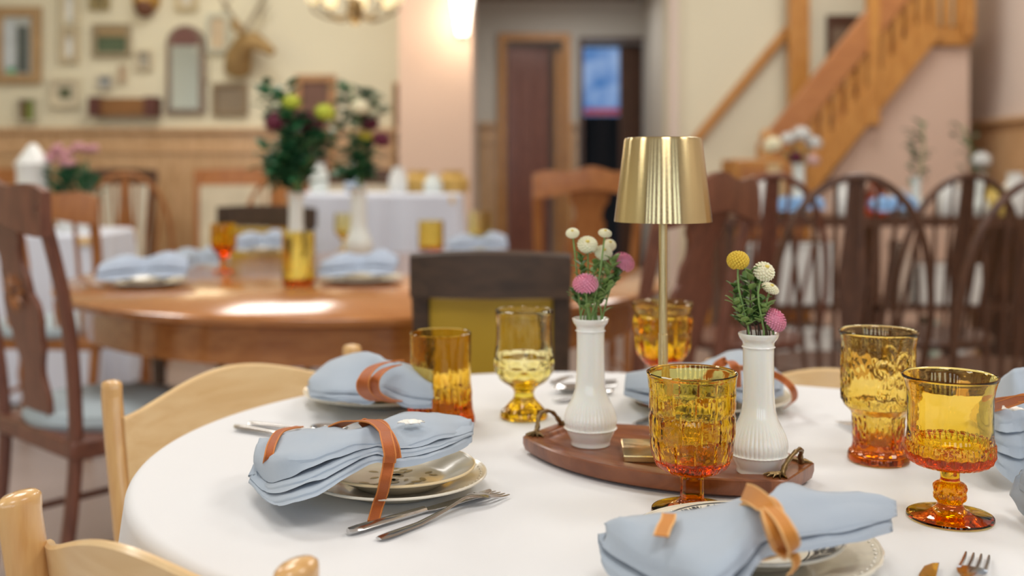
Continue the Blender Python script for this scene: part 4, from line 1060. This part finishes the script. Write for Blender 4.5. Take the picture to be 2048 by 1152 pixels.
for i, (x, h, r, mt, lab) in enumerate([(1520, .18, .06, wm, 'white jug at the left end of the sideboard'), (1550, .24, .05, colmat((.58, .42, .22)), 'tan carafe left of the bouquet on the sideboard'), (1690, .15, .05, wm, 'white jar right of the bouquet on the sideboard'), (1755, .17, .05, M['amber_olive'], 'amber jar in the middle of the sideboard'), (1800, .12, .05, wm, 'white cup right of the amber jar'),
    (1905, .16, .06, wm, 'white jar left of the rightmost sideboard vase'), (1995, .13, .07, colmat((.62, .46, .12)), 'mustard bowl at the right of the sideboard'), (2035, .2, .06, wm, 'white jug at the right end of the sideboard')]):
    a = top_item(x, 0); jar(lab, (a.x, 5.02, a.z), r, h, mt)
# orange cabinet behind the sideboard beside the stairs
t = thing('oak_cabinet', 'small orange oak cabinet behind the sideboard vases', 'cabinet', (Q(1530, 0, 6.0).x, 6.0, 0))
MB().box((0, 0, .58), (.42, .36, 1.16)).build('body', M['stair_wood'], t, smooth=False, bevel=.01)
MB().box((0, -.19, .62), (.34, .015, .98)).build('door', M['stair_red'], t, smooth=False)
# a small white side table and items under it, seen left of the chair at the left edge
MB_ = None
# ---------------------------------------------------------------- brushed brass

# ---------------------------------------------------------------- the dressed table
TZ = 0.75
A1 = Vector((.088, 1.34)); AX = Vector((.915, -.403)); TR = .538; TL = .52
def table_edge(n=160, r=TR):
    out = []; th0 = math.atan2(AX.y, AX.x)
    cen = A1+AX*TL/2
    for k in range(n):
        th = 2*PI*k/n; d = Vector((math.cos(th), math.sin(th)))
        # stadium: distance from the segment is r along direction d from the centre
        lo, hi = 0, 3
        for _ in range(30):
            mid = (lo+hi)/2; p = cen+d*mid
            t = max(0, min(TL, (p-A1).dot(AX))); q = A1+AX*t
            if (p-q).length < r: lo = mid
            else: hi = mid
        out.append((cen+d*lo, d))
    return out
def tablecloth():
    E = table_edge(360); cen = A1+AX*TL/2; rows = []; n = len(E)
    for fr in [.02]+[i/26 for i in range(1, 26)]:
        row = []
        for p, d in E:
            q = cen+(p-cen)*fr
            z = TZ+.0006*noise.noise(Vector((q.x*5, q.y*5, 1)))
            row.append((q.x, q.y, z))
        rows.append(row)
    # shoulder and drape
    rr = .014
    for i in range(7):
        a = PI/2*i/6
        rows.append([tuple(Vector((p.x, p.y, 0))+Vector((d.x, d.y, 0))*(-rr+rr*math.sin(a))+Vector((0, 0, TZ-rr+rr*math.cos(a)-.0003))) for p, d in E])
    for j in range(1, 15):
        dep = .26*j/14; row = []
        for k, (p, d) in enumerate(E):
            s = k/n*2*PI
            wv = math.sin(s*13+1.3*math.sin(s*3))+.5*math.sin(s*29+2)
            out = (.011+.018*wv*min(1, dep*5))*min(1, dep*9)+.05*dep
            row.append((p.x+d.x*out, p.y+d.y*out, TZ-rr-dep))
        rows.append(row)
    b = MB().grid(rows, close=True)
    b.f.append(tuple(range(n))[::-1])
    b.f = [f[::-1] for f in b.f]
    o = b.build('tablecloth', M['cloth'])
    tag(o, 'white linen cloth draped over the large oval table in front', 'tablecloth')
    t = thing('dining_table', 'large oval table hidden under the white cloth in front', 'table', (cen.x, cen.y, 0))
    E2 = table_edge(64, TR-.012)
    MB().prism([tuple(p-cen) for p, d in E2], TZ-.032, TZ-.003).build('tabletop', M['blond'], t, smooth=False)
    MB().lathe([(0, .001), (.28, .001), (.28, .03), (.06, .07), (.05, .4), (.06, TZ-.08), (.2, TZ-.033), (0, TZ-.033)], 32).build('pedestal', M['blond'], t)
tablecloth()

# ---------------------------------------------------------------- plates

# ---------------------------------------------------------------- napkins and ribbons

# ---------------------------------------------------------------- cutlery

# ---------------------------------------------------------------- glasses
ON = TZ+.0011
# amber block-pattern goblet in the middle
p = P(1384, 1025); 
goblet('goblet', 'large amber goblet with a basket-block pattern in front of the wooden tray', (p.x, p.y, ON),
    [(.040, 0), (.0415, .0012), (.041, .003)]+prof([(.036, .0045), (.022, .008), (.0135, .013), (.012, .018), (.012, .034), (.0125, .038), (.022, .040), (.034, .046), (.040, .056), (.0425, .068), (.0435, .09), (.044, .12), (.0452, .136), (.0462, .141)], 110)+[(.0463, .1422)],
    [(.0450, .1430), (.0435, .1418), (.0430, .139), (.0412, .122), (.0402, .09), (.0385, .068), (.034, .057), (.022, .052), (.006, .050)], M['amber'], blocks, 288)
# amber goblet behind the lamp
p = P(1325, 806)
goblet('goblet', 'amber thumbprint goblet standing behind the brass lamp pole', (p.x, p.y, ON),
    [(.040, 0), (.042, .0015), (.041, .004)]+prof([(.030, .007), (.015, .014), (.011, .024), (.013, .034), (.011, .042), (.018, .052), (.030, .062), (.038, .075), (.043, .10), (.0445, .125), (.0415, .134), (.044, .142), (.0465, .148)], 100)+[(.0466, .1495)],
    [(.0452, .150), (.043, .147), (.040, .136), (.0405, .125), (.039, .10), (.034, .078), (.025, .067), (.008, .062)], M['amber'], thumb, 240)
# straight amber tumbler with icicle ribs
p = P(881, 846)
goblet('tumbler', 'straight amber tumbler with icicle ribs beside the pale goblet', (p.x, p.y, ON),
    [(.044, 0), (.0465, .001), (.0468, .003)]+prof([(.0462, .006), (.044, .018), (.0425, .035), (.0420, .06), (.0422, .09), (.0425, .122)], 80)+[(.0424, .1240)],
    [(.0412, .1250), (.0401, .1238), (.0400, .119), (.0398, .09), (.0394, .06), (.0385, .035), (.036, .020), (.03, .014), (.01, .012)], M['amber_deep'], ribs, 240)
# pale yellow footed goblet
p = P(1048, 836)
goblet('goblet', 'pale yellow footed goblet right of the amber tumbler', (p.x, p.y, ON),
    [(.030, 0), (.0335, .0015), (.0338, .004)]+prof([(.031, .009), (.024, .016), (.0165, .025), (.0140, .034), (.017, .041), (.028, .050), (.0375, .060), (.0412, .073), (.0412, .088), (.0395, .105), (.0388, .13), (.0402, .149)], 100)+[(.0403, .1515)],
    [(.0390, .1525), (.0380, .1512), (.0372, .146), (.0366, .13), (.0372, .105), (.0385, .088), (.0382, .073), (.034, .062), (.024, .053), (.006, .049)], M['pale_yellow'], dimple, 180)
# flower goblet on a wide stem
p = P(1757, 922)
goblet('goblet', 'olive amber goblet embossed with large daisies on a thick stem', (p.x, p.y, ON),
    [(.034, 0), (.0362, .002), (.0362, .007)]+prof([(.0345, .011), (.031, .015), (.0300, .022), (.0305, .050), (.0315, .057), (.036, .062), (.0410, .068), (.0425, .078), (.0425, .11), (.0428, .135), (.0450, .149), (.0462, .154)], 110)+[(.0463, .1555)],
    [(.0450, .1565), (.0438, .1552), (.0425, .150), (.0400, .135), (.0396, .11), (.0394, .08), (.037, .069), (.029, .061), (.026, .053), (.0255, .030), (.020, .022), (.006, .020)], M['amber_olive'], petals, 260, rz=-1.35)
# goblet with a star band
p = P(1900, 1037)
goblet('goblet', 'amber goblet with a star-cut band and knobbed stem, nearest on the right', (p.x, p.y, ON),
    [(.040, 0), (.0418, .0012), (.0415, .003)]+prof([(.034, .0045), (.020, .0065), (.0145, .010), (.012, .015), (.0138, .020), (.0150, .027), (.0135, .034), (.0095, .038), (.0098, .050-.002), (.012, .0515), (.030, .053), (.0375, .056), (.0415, .062), (.0425, .072), (.0418, .080), (.0408, .092), (.0412, .122), (.0440, .136), (.0462, .141)], 130)+[(.0463, .1425)],
    [(.0450, .1433), (.0437, .142), (.0420, .137), (.0388, .122), (.0385, .092), (.0388, .075), (.037, .066), (.028, .0605), (.008, .059)], M['amber'], star, 264)

# ---------------------------------------------------------------- tray, lamp, vases
tu = Vector((.82, -.57)).normalized()
tc_ = Vector((.176, 1.265))
tray_a = math.atan2(tu.y, tu.x)
tray = thing('serving_tray', 'boat-shaped reddish wooden tray under the lamp and white vases', 'tray', (tc_.x, tc_.y, ON), tray_a)
rows = [ring(.160, .052, .037, 0), ring(.166, .056, .041, .004), ring(.168, .057, .043, .012), ring(.168, .057, .043, .020), ring(.1665, .0565, .042, .0215),
        ring(.150, .050, .028, .0215), ring(.149, .0490, .027, .0205), ring(.147, .047, .025, .0160), ring(.144, .046, .023, .0150)]
m = MB().grid(rows, close=True); k = len(rows[0]); m.f = [f[::-1] for f in m.f]
m.f += [tuple(range(k)), tuple(range(len(m.v)-k, len(m.v)))[::-1]]
m.build('board', M['walnut'], tray)
for s in (-1, 1):
    h = MB(); x = s*.158
    pts = cr([(x, -.030, .0225), (x+s*.001, -.024, .030), (x+s*.005, -.016, .040), (x+s*.007, 0, .044), (x+s*.005, .016, .040), (x+s*.001, .024, .030), (x, .030, .0225)], 26)
    rad = [.0023+.0016*abs(2*i/25-1)**2+.0005*math.sin(i*1.9) for i in range(26)]
    h.tube(pts, rad, 10)
    for e in (-1, 1):
        for q in range(5):
            a = (q-2)*.5
            h.tube([(x, e*.030, .0232), (x-s*.004+.010*math.sin(a), e*(.030+.010*math.cos(a)), .0230), (x-s*.004+.016*math.sin(a), e*(.030+.015*math.cos(a)), .0222)], [.0036, .0026, .0008], 6, .5)
    h.build('handle', M['ant_brass'], tray)
TRZ = ON+.0150
# lamp
lp = P(1326, 909, TRZ)
lamp = thing('table_lamp', 'brushed gold cordless table lamp standing on the wooden tray', 'lamp', (lp.x, lp.y, TRZ))
LY = lp.y; px = LY/F
Mr = Matrix.Rotation(-.06, 3, 'Z')
MB().box((0, 0, .0045), (.096, .078, .008), Mr).build('base', M['brass'], lamp, smooth=False, bevel=.0015)
zt = CZ-(275-HY)*px-TRZ; zb = CZ-(443-HY)*px-TRZ; zj = CZ-(668-HY)*px-TRZ
MB().lathe([(.0058, .008), (.0058, zj)], 32).build('lower_pole', M['brass'], lamp)
MB().lathe([(.0058, zj), (.0051, zj+.0004), (.0051, zt-.012), (0, zt-.012)], 32).build('upper_pole', M['brass'], lamp)
rt, rb = 76*px, 97.5*px
MB().lathe([(rb-.001, zb), (rb, zb), (rb, zb+.001), (rt+.001, zt-.004), (rt-.0006, zt-.0008), (rt-.003, zt), (0, zt+.0002), (0, zt-.0015), (rt-.004, zt-.002), (rb-.0012, zb+.001), (rb-.001, zb)], 128).build('lamp_shade', M['brass'], lamp)
# milk glass vases
vl = P(1181, 889, TRZ); vr = P(1517, 944, TRZ)
bud_vase(vl, 'white ribbed bud vase on the left half of the wooden tray')
bud_vase(vr, 'white ribbed bud vase on the right half of the wooden tray')

# ---------------------------------------------------------------- flowers
def S(x, y, d=0, v=vl): return Q(x, y, v.y+d)
vb = vl+Vector((0, 0, .012)); vm = vl+Vector((0, 0, .150))
def into(v, dx, dy): return [v+Vector((dx, dy, .100)), v+Vector((dx*1.3, dy*1.3, .152))]
flower('white_chrysanthemum', 'small ivory button flower standing highest at left of left vase', 'flower', into(vl, -.009, 0)+[S(1151, 520), S(1145, 466)], vb+Vector((-.004, 0, 0)), 'button', .0085, mat=M['white_petal'], flat=.55)
flower('white_chrysanthemum', 'ivory button flower rising tallest in the middle of left vase', 'flower', into(vl, 0, -.010)+[S(1200, 545, -.02), S(1210, 466, -.02)], vb+Vector((0, -.003, 0)), 'button', .0085, mat=M['white_petal'], flat=.5)
flower('white_chrysanthemum', 'wide ivory button flower between the two tall ones in left vase', 'flower', into(vl, -.002, .006)+[S(1176, 530), S(1175, 489)], vb, 'button', .0125, mat=M['white_petal'], flat=.6)
flower('white_chrysanthemum', 'ivory flower low in the middle of left vase beside pink bloom', 'flower', into(vl, .004, .004)+[S(1200, 550), S(1207, 505)], vb+Vector((.002, .002, 0)), 'button', .0115, mat=M['white_petal'], flat=.55)
flower('white_chrysanthemum', 'small ivory bloom half hidden behind others in left vase', 'flower', into(vl, .005, .008)+[S(1208, 540, .02), S(1219, 490, .02)], vb+Vector((.002, .003, 0)), 'button', .0085, mat=M['white_petal'])
flower('pink_chrysanthemum', 'round pink pompon flower low at the front of left vase', 'flower', into(vl, -.002, -.012)+[S(1174, 610, -.025), S(1171, 568, -.028)], vb+Vector((-.001, -.004, 0)), 'pom', .0158, mat=M['pink'], leaves=5)
flower('pink_chrysanthemum', 'pink pompon flower leaning out right of left vase', 'flower', into(vl, .011, 0)+[S(1225, 565), S(1247, 524)], vb+Vector((.004, 0, 0)), 'pom', .0145, mat=M['pink'], leaves=5)
for i, (a, b, c) in enumerate([((1200, 590), (1228, 520), 1), ((1212, 590), (1238, 545), 2), ((1190, 590), (1208, 520), 3), ((1165, 590), (1163, 515), 4), ((1180, 600), (1190, 530), 5), ((1160, 612), (1150, 585), 6), ((1195, 605), (1222, 575), 7)]):
    sprig('green leafy sprig among the flowers in left vase', [vb, into(vl, (i-3)*.0032, .004*((i % 3)-1))[1], S(*a, .012*((i % 3)-1)), S(*b, .016*((i % 3)-1))], 24, .0155, .0085, M['leaf'] if i % 2 else M['leaf_pale'], M['stem'], 'sprigs in the left vase', seed=c, z0=.52)
vb = vr+Vector((0, 0, .012))
def S2(x, y, d=0): return Q(x, y, vr.y+d)
flower('craspedia', 'yellow ball flower topping the right vase', 'flower', into(vr, -.009, -.006)+[S2(1478, 580, -.015), S2(1476, 521, -.015)], vb+Vector((-.003, 0, 0)), 'ball', .0125, mat=M['yellow'])
flower('white_chrysanthemum', 'round ivory flower beside the yellow ball in right vase', 'flower', into(vr, .003, -.008)+[S2(1516, 590, -.02), S2(1528, 543, -.018)], vb+Vector((.002, 0, 0)), 'button', .0122, mat=M['white_petal'], flat=.8)
flower('white_chrysanthemum', 'flatter ivory flower under the round one in right vase', 'flower', into(vr, .009, .008)+[S2(1530, 620, .01), S2(1541, 576, .02)], vb+Vector((.002, .003, 0)), 'button', .0105, mat=M['white_petal'], flat=.45)
flower('pink_chrysanthemum', 'pale pink pompon flower leaning over the right vase rim', 'flower', into(vr, .012, -.004)+[S2(1535, 655, -.008), S2(1549, 640, -.01)], vb+Vector((.004, 0, 0)), 'pom', .0145, mat=M['pink'], leaves=3)
for i, (a, b, c) in enumerate([((1500, 620), (1502, 545), 1), ((1510, 620), (1512, 560), 2), ((1490, 620), (1492, 560), 3), ((1490, 650), (1468, 605), 4), ((1512, 640), (1524, 600), 5), ((1492, 655), (1476, 640), 6), ((1520, 645), (1535, 615), 7), ((1485, 640), (1468, 570), 8), ((1505, 650), (1512, 625), 9)]):
    sprig('dark leafy sprig among the flowers in right vase', [vb, into(vr, (i-4)*.0026, .004*((i % 3)-1))[1], S2(*a, .010*((i % 3)-1)), S2(*b, .016*((i % 3)-1))], 20, .0135, .0095, M['leaf'] if i % 3 else M['leaf_pale'], None, 'sprigs in the right vase', seed=c, z0=.50)

# ---------------------------------------------------------------- place settings on the front table
def R3(pts): return [P(*q) for q in pts]
# front-left setting
PL = 'left front setting'
plate(-.1265, 1.179, ON, .0985, .017, M['china_sand'], 'large cream plate with a beaded rim, left front setting', M['china'], True)
plate(-.124, 1.172, ON+.0085, .0835, .019, M['china_sand'], 'smaller sand-edged plate stacked on the left front plate', M['china_gold'], name='salad_plate', motif=M['motif'])
zn = .800
n1 = napkin('napkin', 'grey-blue folded napkin on the left front plates, folds facing the camera',
    [(*P(527, 880, .795),), (*P(575, 862, .802),), (*P(650, 858, .812),), (*P(735, 855, .820),), (*P(800, 826, .822),), (*P(870, 827, .820),), (*P(946, 843, .812),)],
    [(*P(512, 905, .795),), (*P(560, 922, .804),), (*P(640, 912, .812),), (*P(740, 884, .818),), (*P(800, 888, .818),), (*P(880, 872, .818),), (*P(944, 856, .812),)],
    [.016, .024, .024, .015, .014, .014, .010], 6, fan=.012, puff=.007, seed=3, gap=(.08, .15, .017), wr_=1.6)
rb = thing('velvet_ribbon', 'rust velvet ribbon tied round the left front napkin, tail on cloth', 'ribbon', P(760, 900, .80))
X = Vector((1, .1, 0))
strip('loop', [P(600, 853, .808), P(562, 862, .812), P(545, 885, .812), P(537, 915, .802), P(535, 935, .785), P(543, 962, .766)], X, .0090, M['rust'], rb, M['rust_edge'])
strip('loop', [P(665, 856, .815), P(700, 843, .826), P(745, 843, .832), P(770, 862, .833), P(785, 892, .826), P(790, 918, .815)], [X, X, Vector((1, .6, 0)), X, X, X], .0125, M['rust'], rb, M['rust_edge'])
strip('loop', [P(722, 852, .822), P(745, 840, .829), P(765, 850, .832), P(774, 880, .832), P(780, 908, .822), P(779, 925, .812)], [Vector((1, .6, 0)), X, X, X, X, X], .0118, M['rust'], rb, M['rust_edge'])
strip('tail', [P(778, 915, .814), P(776, 935, .806), P(771, 958, .796), P(765, 985, .778), P(756, 1010, .763), P(747, 1042, .7555)], X, .0112, M['rust'], rb, M['rust_edge'])
M['white_bit'] = plain('white_shell', (.95, .93, .86), .4)
def bit(label, c, s, seed=1):
    rnd = random.Random(seed); m = MB()
    for k in range(6):
        a = k*1.05+rnd.random()*.4; leaf_mb(m, Vector((0, 0, .0012)), Vector((math.cos(a), math.sin(a)*.7, .22)), Vector((0, 0, 1)), s*rnd.uniform(.6, 1), s*.75)
    o = m.build('white_flower', M['white_bit'], None, solid=.0005); o.location = c
    return tag(o, label, 'flower')
bit('small white petals lying on the left front napkin', P(822, 852, .8285), .016)
fork('stainless fork beside the left front plates, tines toward the tray', P(757, 1082, ON), P(1005, 990, ON))
knife('stainless knife between left front plates and its fork', P(696, 1071, ON), P(985, 986, ON), flip=-1)
spoon('thin steel handle sticking out left of the front napkin, farther one', P(498, 850, ON), P(690, 872, ON))
knife('thin steel handle sticking out left of the front napkin, nearer one', P(470, 859, ON), P(680, 893, ON))
# left rear setting
plate(-.198, 1.63, ON, .116, .017, M['china_sand'], 'large cream plate behind the left front setting', M['china'], True)
plate(-.188, 1.600, ON+.0085, .085, .019, M['china_gold'], 'smaller cream plate on the rear left plate, under a napkin', M['china'], name='salad_plate')
napkin('napkin', 'grey-blue napkin on the rear left plates beside the amber tumbler',
    [P(612, 766, .795), P(660, 722, .815), P(740, 706, .835), P(775, 722, .835), P(812, 730, .832), P(860, 742, .82)],
    [P(616, 780, .79), P(670, 780, .80), P(735, 778, .80), P(770, 768, .812), P(812, 782, .805), P(860, 790, .80)],
    [.008, .012, .014, .010, .014, .012], 5, puff=.012, seed=5, fan=.006)
rb2 = thing('velvet_ribbon', 'rust velvet ribbon round the rear left napkin', 'ribbon', P(760, 770, .80))
strip('loop', [P(800, 722, .846), P(775, 724, .848), P(745, 735, .846), P(728, 757, .838), P(727, 780, .822), P(745, 797, .800), P(770, 800, .792)], Vector((1, -.3, .2)), .016, M['rust'], rb2, M['rust_edge'])
strip('loop', [P(795, 730, .844), P(768, 740, .845), P(750, 760, .836), P(752, 785, .815), P(775, 800, .797), P(805, 804, .79)], Vector((1, -.3, .2)), .012, M['rust'], rb2, M['rust_edge'])
fork('steel fork on the smaller plate of the rear left setting', P(880, 800, .790), P(795, 778, .800))
# far setting behind the lamp
plate(.290, 1.60, ON, .122, .017, M['china_sand'], 'cream plate on the far side of the table behind the lamp', M['china'], True)
plate(.285, 1.60, ON+.0085, .088, .019, M['china'], 'smaller cream plate on the far plate behind the lamp', name='salad_plate')
napkin('napkin', 'grey-blue napkin on the far plate behind the block-pattern goblet',
    [P(1262, 752, .80), P(1330, 728, .815), P(1400, 728, .818), P(1440, 710, .825), P(1500, 705, .83), P(1560, 745, .80)],
    [P(1255, 775, .795), P(1330, 778, .80), P(1400, 765, .81), P(1440, 765, .81), P(1500, 772, .80), P(1560, 770, .79)],
    [.012, .02, .014, .012, .02, .012], 5, puff=.010, seed=8, fan=.006)
rb3 = thing('velvet_ribbon', 'brown ribbon round the far napkin, tail over the plate edge', 'ribbon', P(1480, 760, .80))
strip('loop', [P(1420, 765, .812), P(1432, 735, .835), P(1455, 722, .843), P(1470, 735, .838), P(1473, 775, .805)], Vector((1, .1, 0)), .012, M['rust'], rb3, M['rust_edge'])
strip('tail', [P(1470, 735, .838), P(1520, 740, .822), P(1560, 755, .808), P(1585, 778, .795), P(1588, 800, .772), P(1570, 815, .757)], Vector((1, .1, .6)), .009, M['rust'], rb3, M['rust_edge'])
fork('fork on the far side of the table, tines toward the pale goblet', P(1235, 764, ON), P(1100, 768, ON))
spoon('steel spoon lying before the far fork, left of the left vase', P(1232, 773, ON), P(1120, 786, ON))
knife('knife on the far side left of the white vase', P(1225, 786, ON), P(1108, 806, ON))
spoon('steel handle peeping out behind the tray left of the block-pattern goblet', P(1268, 853, ON), P(1390, 806, ON))
# nearest setting, bottom centre
cx, cy = .214, .962
plate(cx, cy, ON, .112, .017, M['china'], 'ivory scalloped plate at the bottom centre of the table', M['china'], True, 24)
plate(cx-.003, cy-.008, ON+.0085, .082, .019, M['china'], 'white plate with black printed flowers on the bottom centre plate', M['china'], name='salad_plate', pat=M['ink'])
napkin('napkin', 'grey-blue napkin tied with an ochre bow, bottom centre of the table',
    [P(1197, 1048, .800), P(1250, 1038, .806), P(1330, 1034, .812), P(1420, 1012, .822), P(1490, 995, .828), P(1532, 1000, .828), P(1572, 970, .830), P(1650, 988, .822), P(1730, 990, .815), P(1780, 1010, .808)],
    [P(1200, 1058, .800), P(1250, 1085, .802), P(1330, 1120, .806), P(1412, 1150, .812), P(1480, 1105, .822), P(1530, 1062, .828), P(1580, 1062, .822), P(1650, 1056, .815), P(1730, 1040, .812), P(1782, 1024, .806)],
    [.022, .024, .025, .025, .020, .014, .012, .011, .011, .010], 4, puff=.008, seed=11, fan=.010, gap=(.22, .25, .004), wr_=1.5)
rb4 = thing('velvet_ribbon', 'ochre velvet ribbon tied in a bow on the bottom centre napkin', 'ribbon', P(1530, 1040, .82))
Xd = Vector((1, -.1, .1))
strip('knot', [P(1508, 1003, .838), P(1530, 1000, .846), P(1548, 1020, .845), P(1545, 1040, .838)], Vector((1, .8, 0)), .015, M['tan'], rb4, M['tan_edge'])
strip('loop', [P(1488, 984, .838), P(1505, 990, .848), P(1528, 1008, .850), P(1543, 1026, .846)], Vector((.4, 1, .5)), .014, M['tan'], rb4, M['tan_edge'])
strip('loop', [P(1470, 1018, .828), P(1490, 1004, .836), P(1515, 1008, .842)], Vector((.5, 1, 0)), .009, M['tan'], rb4, M['tan_edge'])
strip('loop', [P(1540, 1015, .850), P(1560, 1035, .848), P(1578, 1065, .842), P(1588, 1095, .830), P(1578, 1108, .820), P(1560, 1095, .822), P(1545, 1060, .834), P(1535, 1025, .845)], [X, X, X, Vector((1, .6, .3)), Vector((1, .8, .5)), X, X, X], .011, M['tan'], rb4, M['tan_edge'], 60)
strip('loop', [P(1535, 1020, .849), P(1545, 1050, .843), P(1558, 1080, .832), P(1572, 1102, .818)], X, .010, M['tan'], rb4, M['tan_edge'])
strip('tail', [P(1500, 1118, .800), P(1530, 1112, .803), P(1565, 1104, .806), P(1588, 1112, .803), P(1592, 1130, .795), P(1578, 1150, .786)], [Vector((.2, 1, .4))]*3+[Vector((1, .6, .4))]*3, .008, M['tan'], rb4, M['tan_edge'], 50)
strip('loop', [P(1338, 1028, .8235), P(1336, 1040, .8240), P(1328, 1055, .8235), P(1322, 1072, .8225)], Vector((1, 0, 0)), .011, M['tan'], rb4, M['tan_edge'])
fork('fork at the bottom right corner with its tines pointing up', P(1880, 1452, ON), P(1955, 1112, ON), lift=.012)
knife('knife beside the bottom right fork, only its tip in view', P(1795, 1440, ON), P(1868, 1132, ON))
# right setting
rx, ry = .705, 1.325
plate(rx, ry, ON, .120, .017, M['china'], 'large cream plate at the right edge of the table', M['china'], True)
plate(rx-.004, ry-.004, ON+.0085, .100, .016, M['china_sand'], 'middle plate of the stack at the right edge', M['china'], name='salad_plate')
plate(rx-.004, ry-.006, ON+.0185, .094, .015, M['china_sand'], 'top plate of the stack at the right edge, under a napkin', M['china_gold'], name='salad_plate')
napkin('napkin', 'grey-blue napkin with layered folds at the right edge of the table',
    [P(1985, 812, .815), P(2000, 765, .845), P(2030, 738, .868), P(2070, 735, .865), P(2150, 760, .84), P(2220, 790, .82)],
    [P(1975, 838, .812), P(2000, 842, .817), P(2040, 835, .822), P(2080, 832, .825), P(2150, 840, .82), P(2220, 845, .815)],
    [.020, .030, .030, .022, .026, .020], 6, puff=.004, seed=14, fan=.010)
rb5 = thing('velvet_ribbon', 'brown ribbon round the napkin at the right edge of the table', 'ribbon', P(2060, 800, .82))
strip('loop', [P(1985, 815, .8250), P(2010, 808, .845), P(2045, 797, .862), P(2085, 790, .868)], Vector((.2, 1, .6)), .010, M['rust'], rb5, M['rust_edge'])
strip('loop', [P(1990, 803, .8350), P(2015, 800, .850), P(2050, 797, .864), P(2090, 800, .868)], Vector((.2, 1, .8)), .007, M['rust'], rb5, M['rust_edge'])
bit('small white petals lying on the napkin at the right edge', P(2026, 824, .838), .016, 4)
fork('fork behind the daisy goblet, tines pointing left', P(1905, 945, ON), P(1684, 845, ON))
napkin('napkin', 'corner of a grey-blue napkin entering at the right edge beside the near goblet',
    [P(2040, 938, .80), P(2100, 925, .81), P(2170, 925, .81)], [P(2034, 955, .79), P(2100, 985, .79), P(2170, 1000, .79)], [.012, .02, .02], 4, seed=21)
plate(.585, 1.03, ON, .080, .016, M['china'], 'plate beyond the right frame edge under the napkin corner', M['china'])
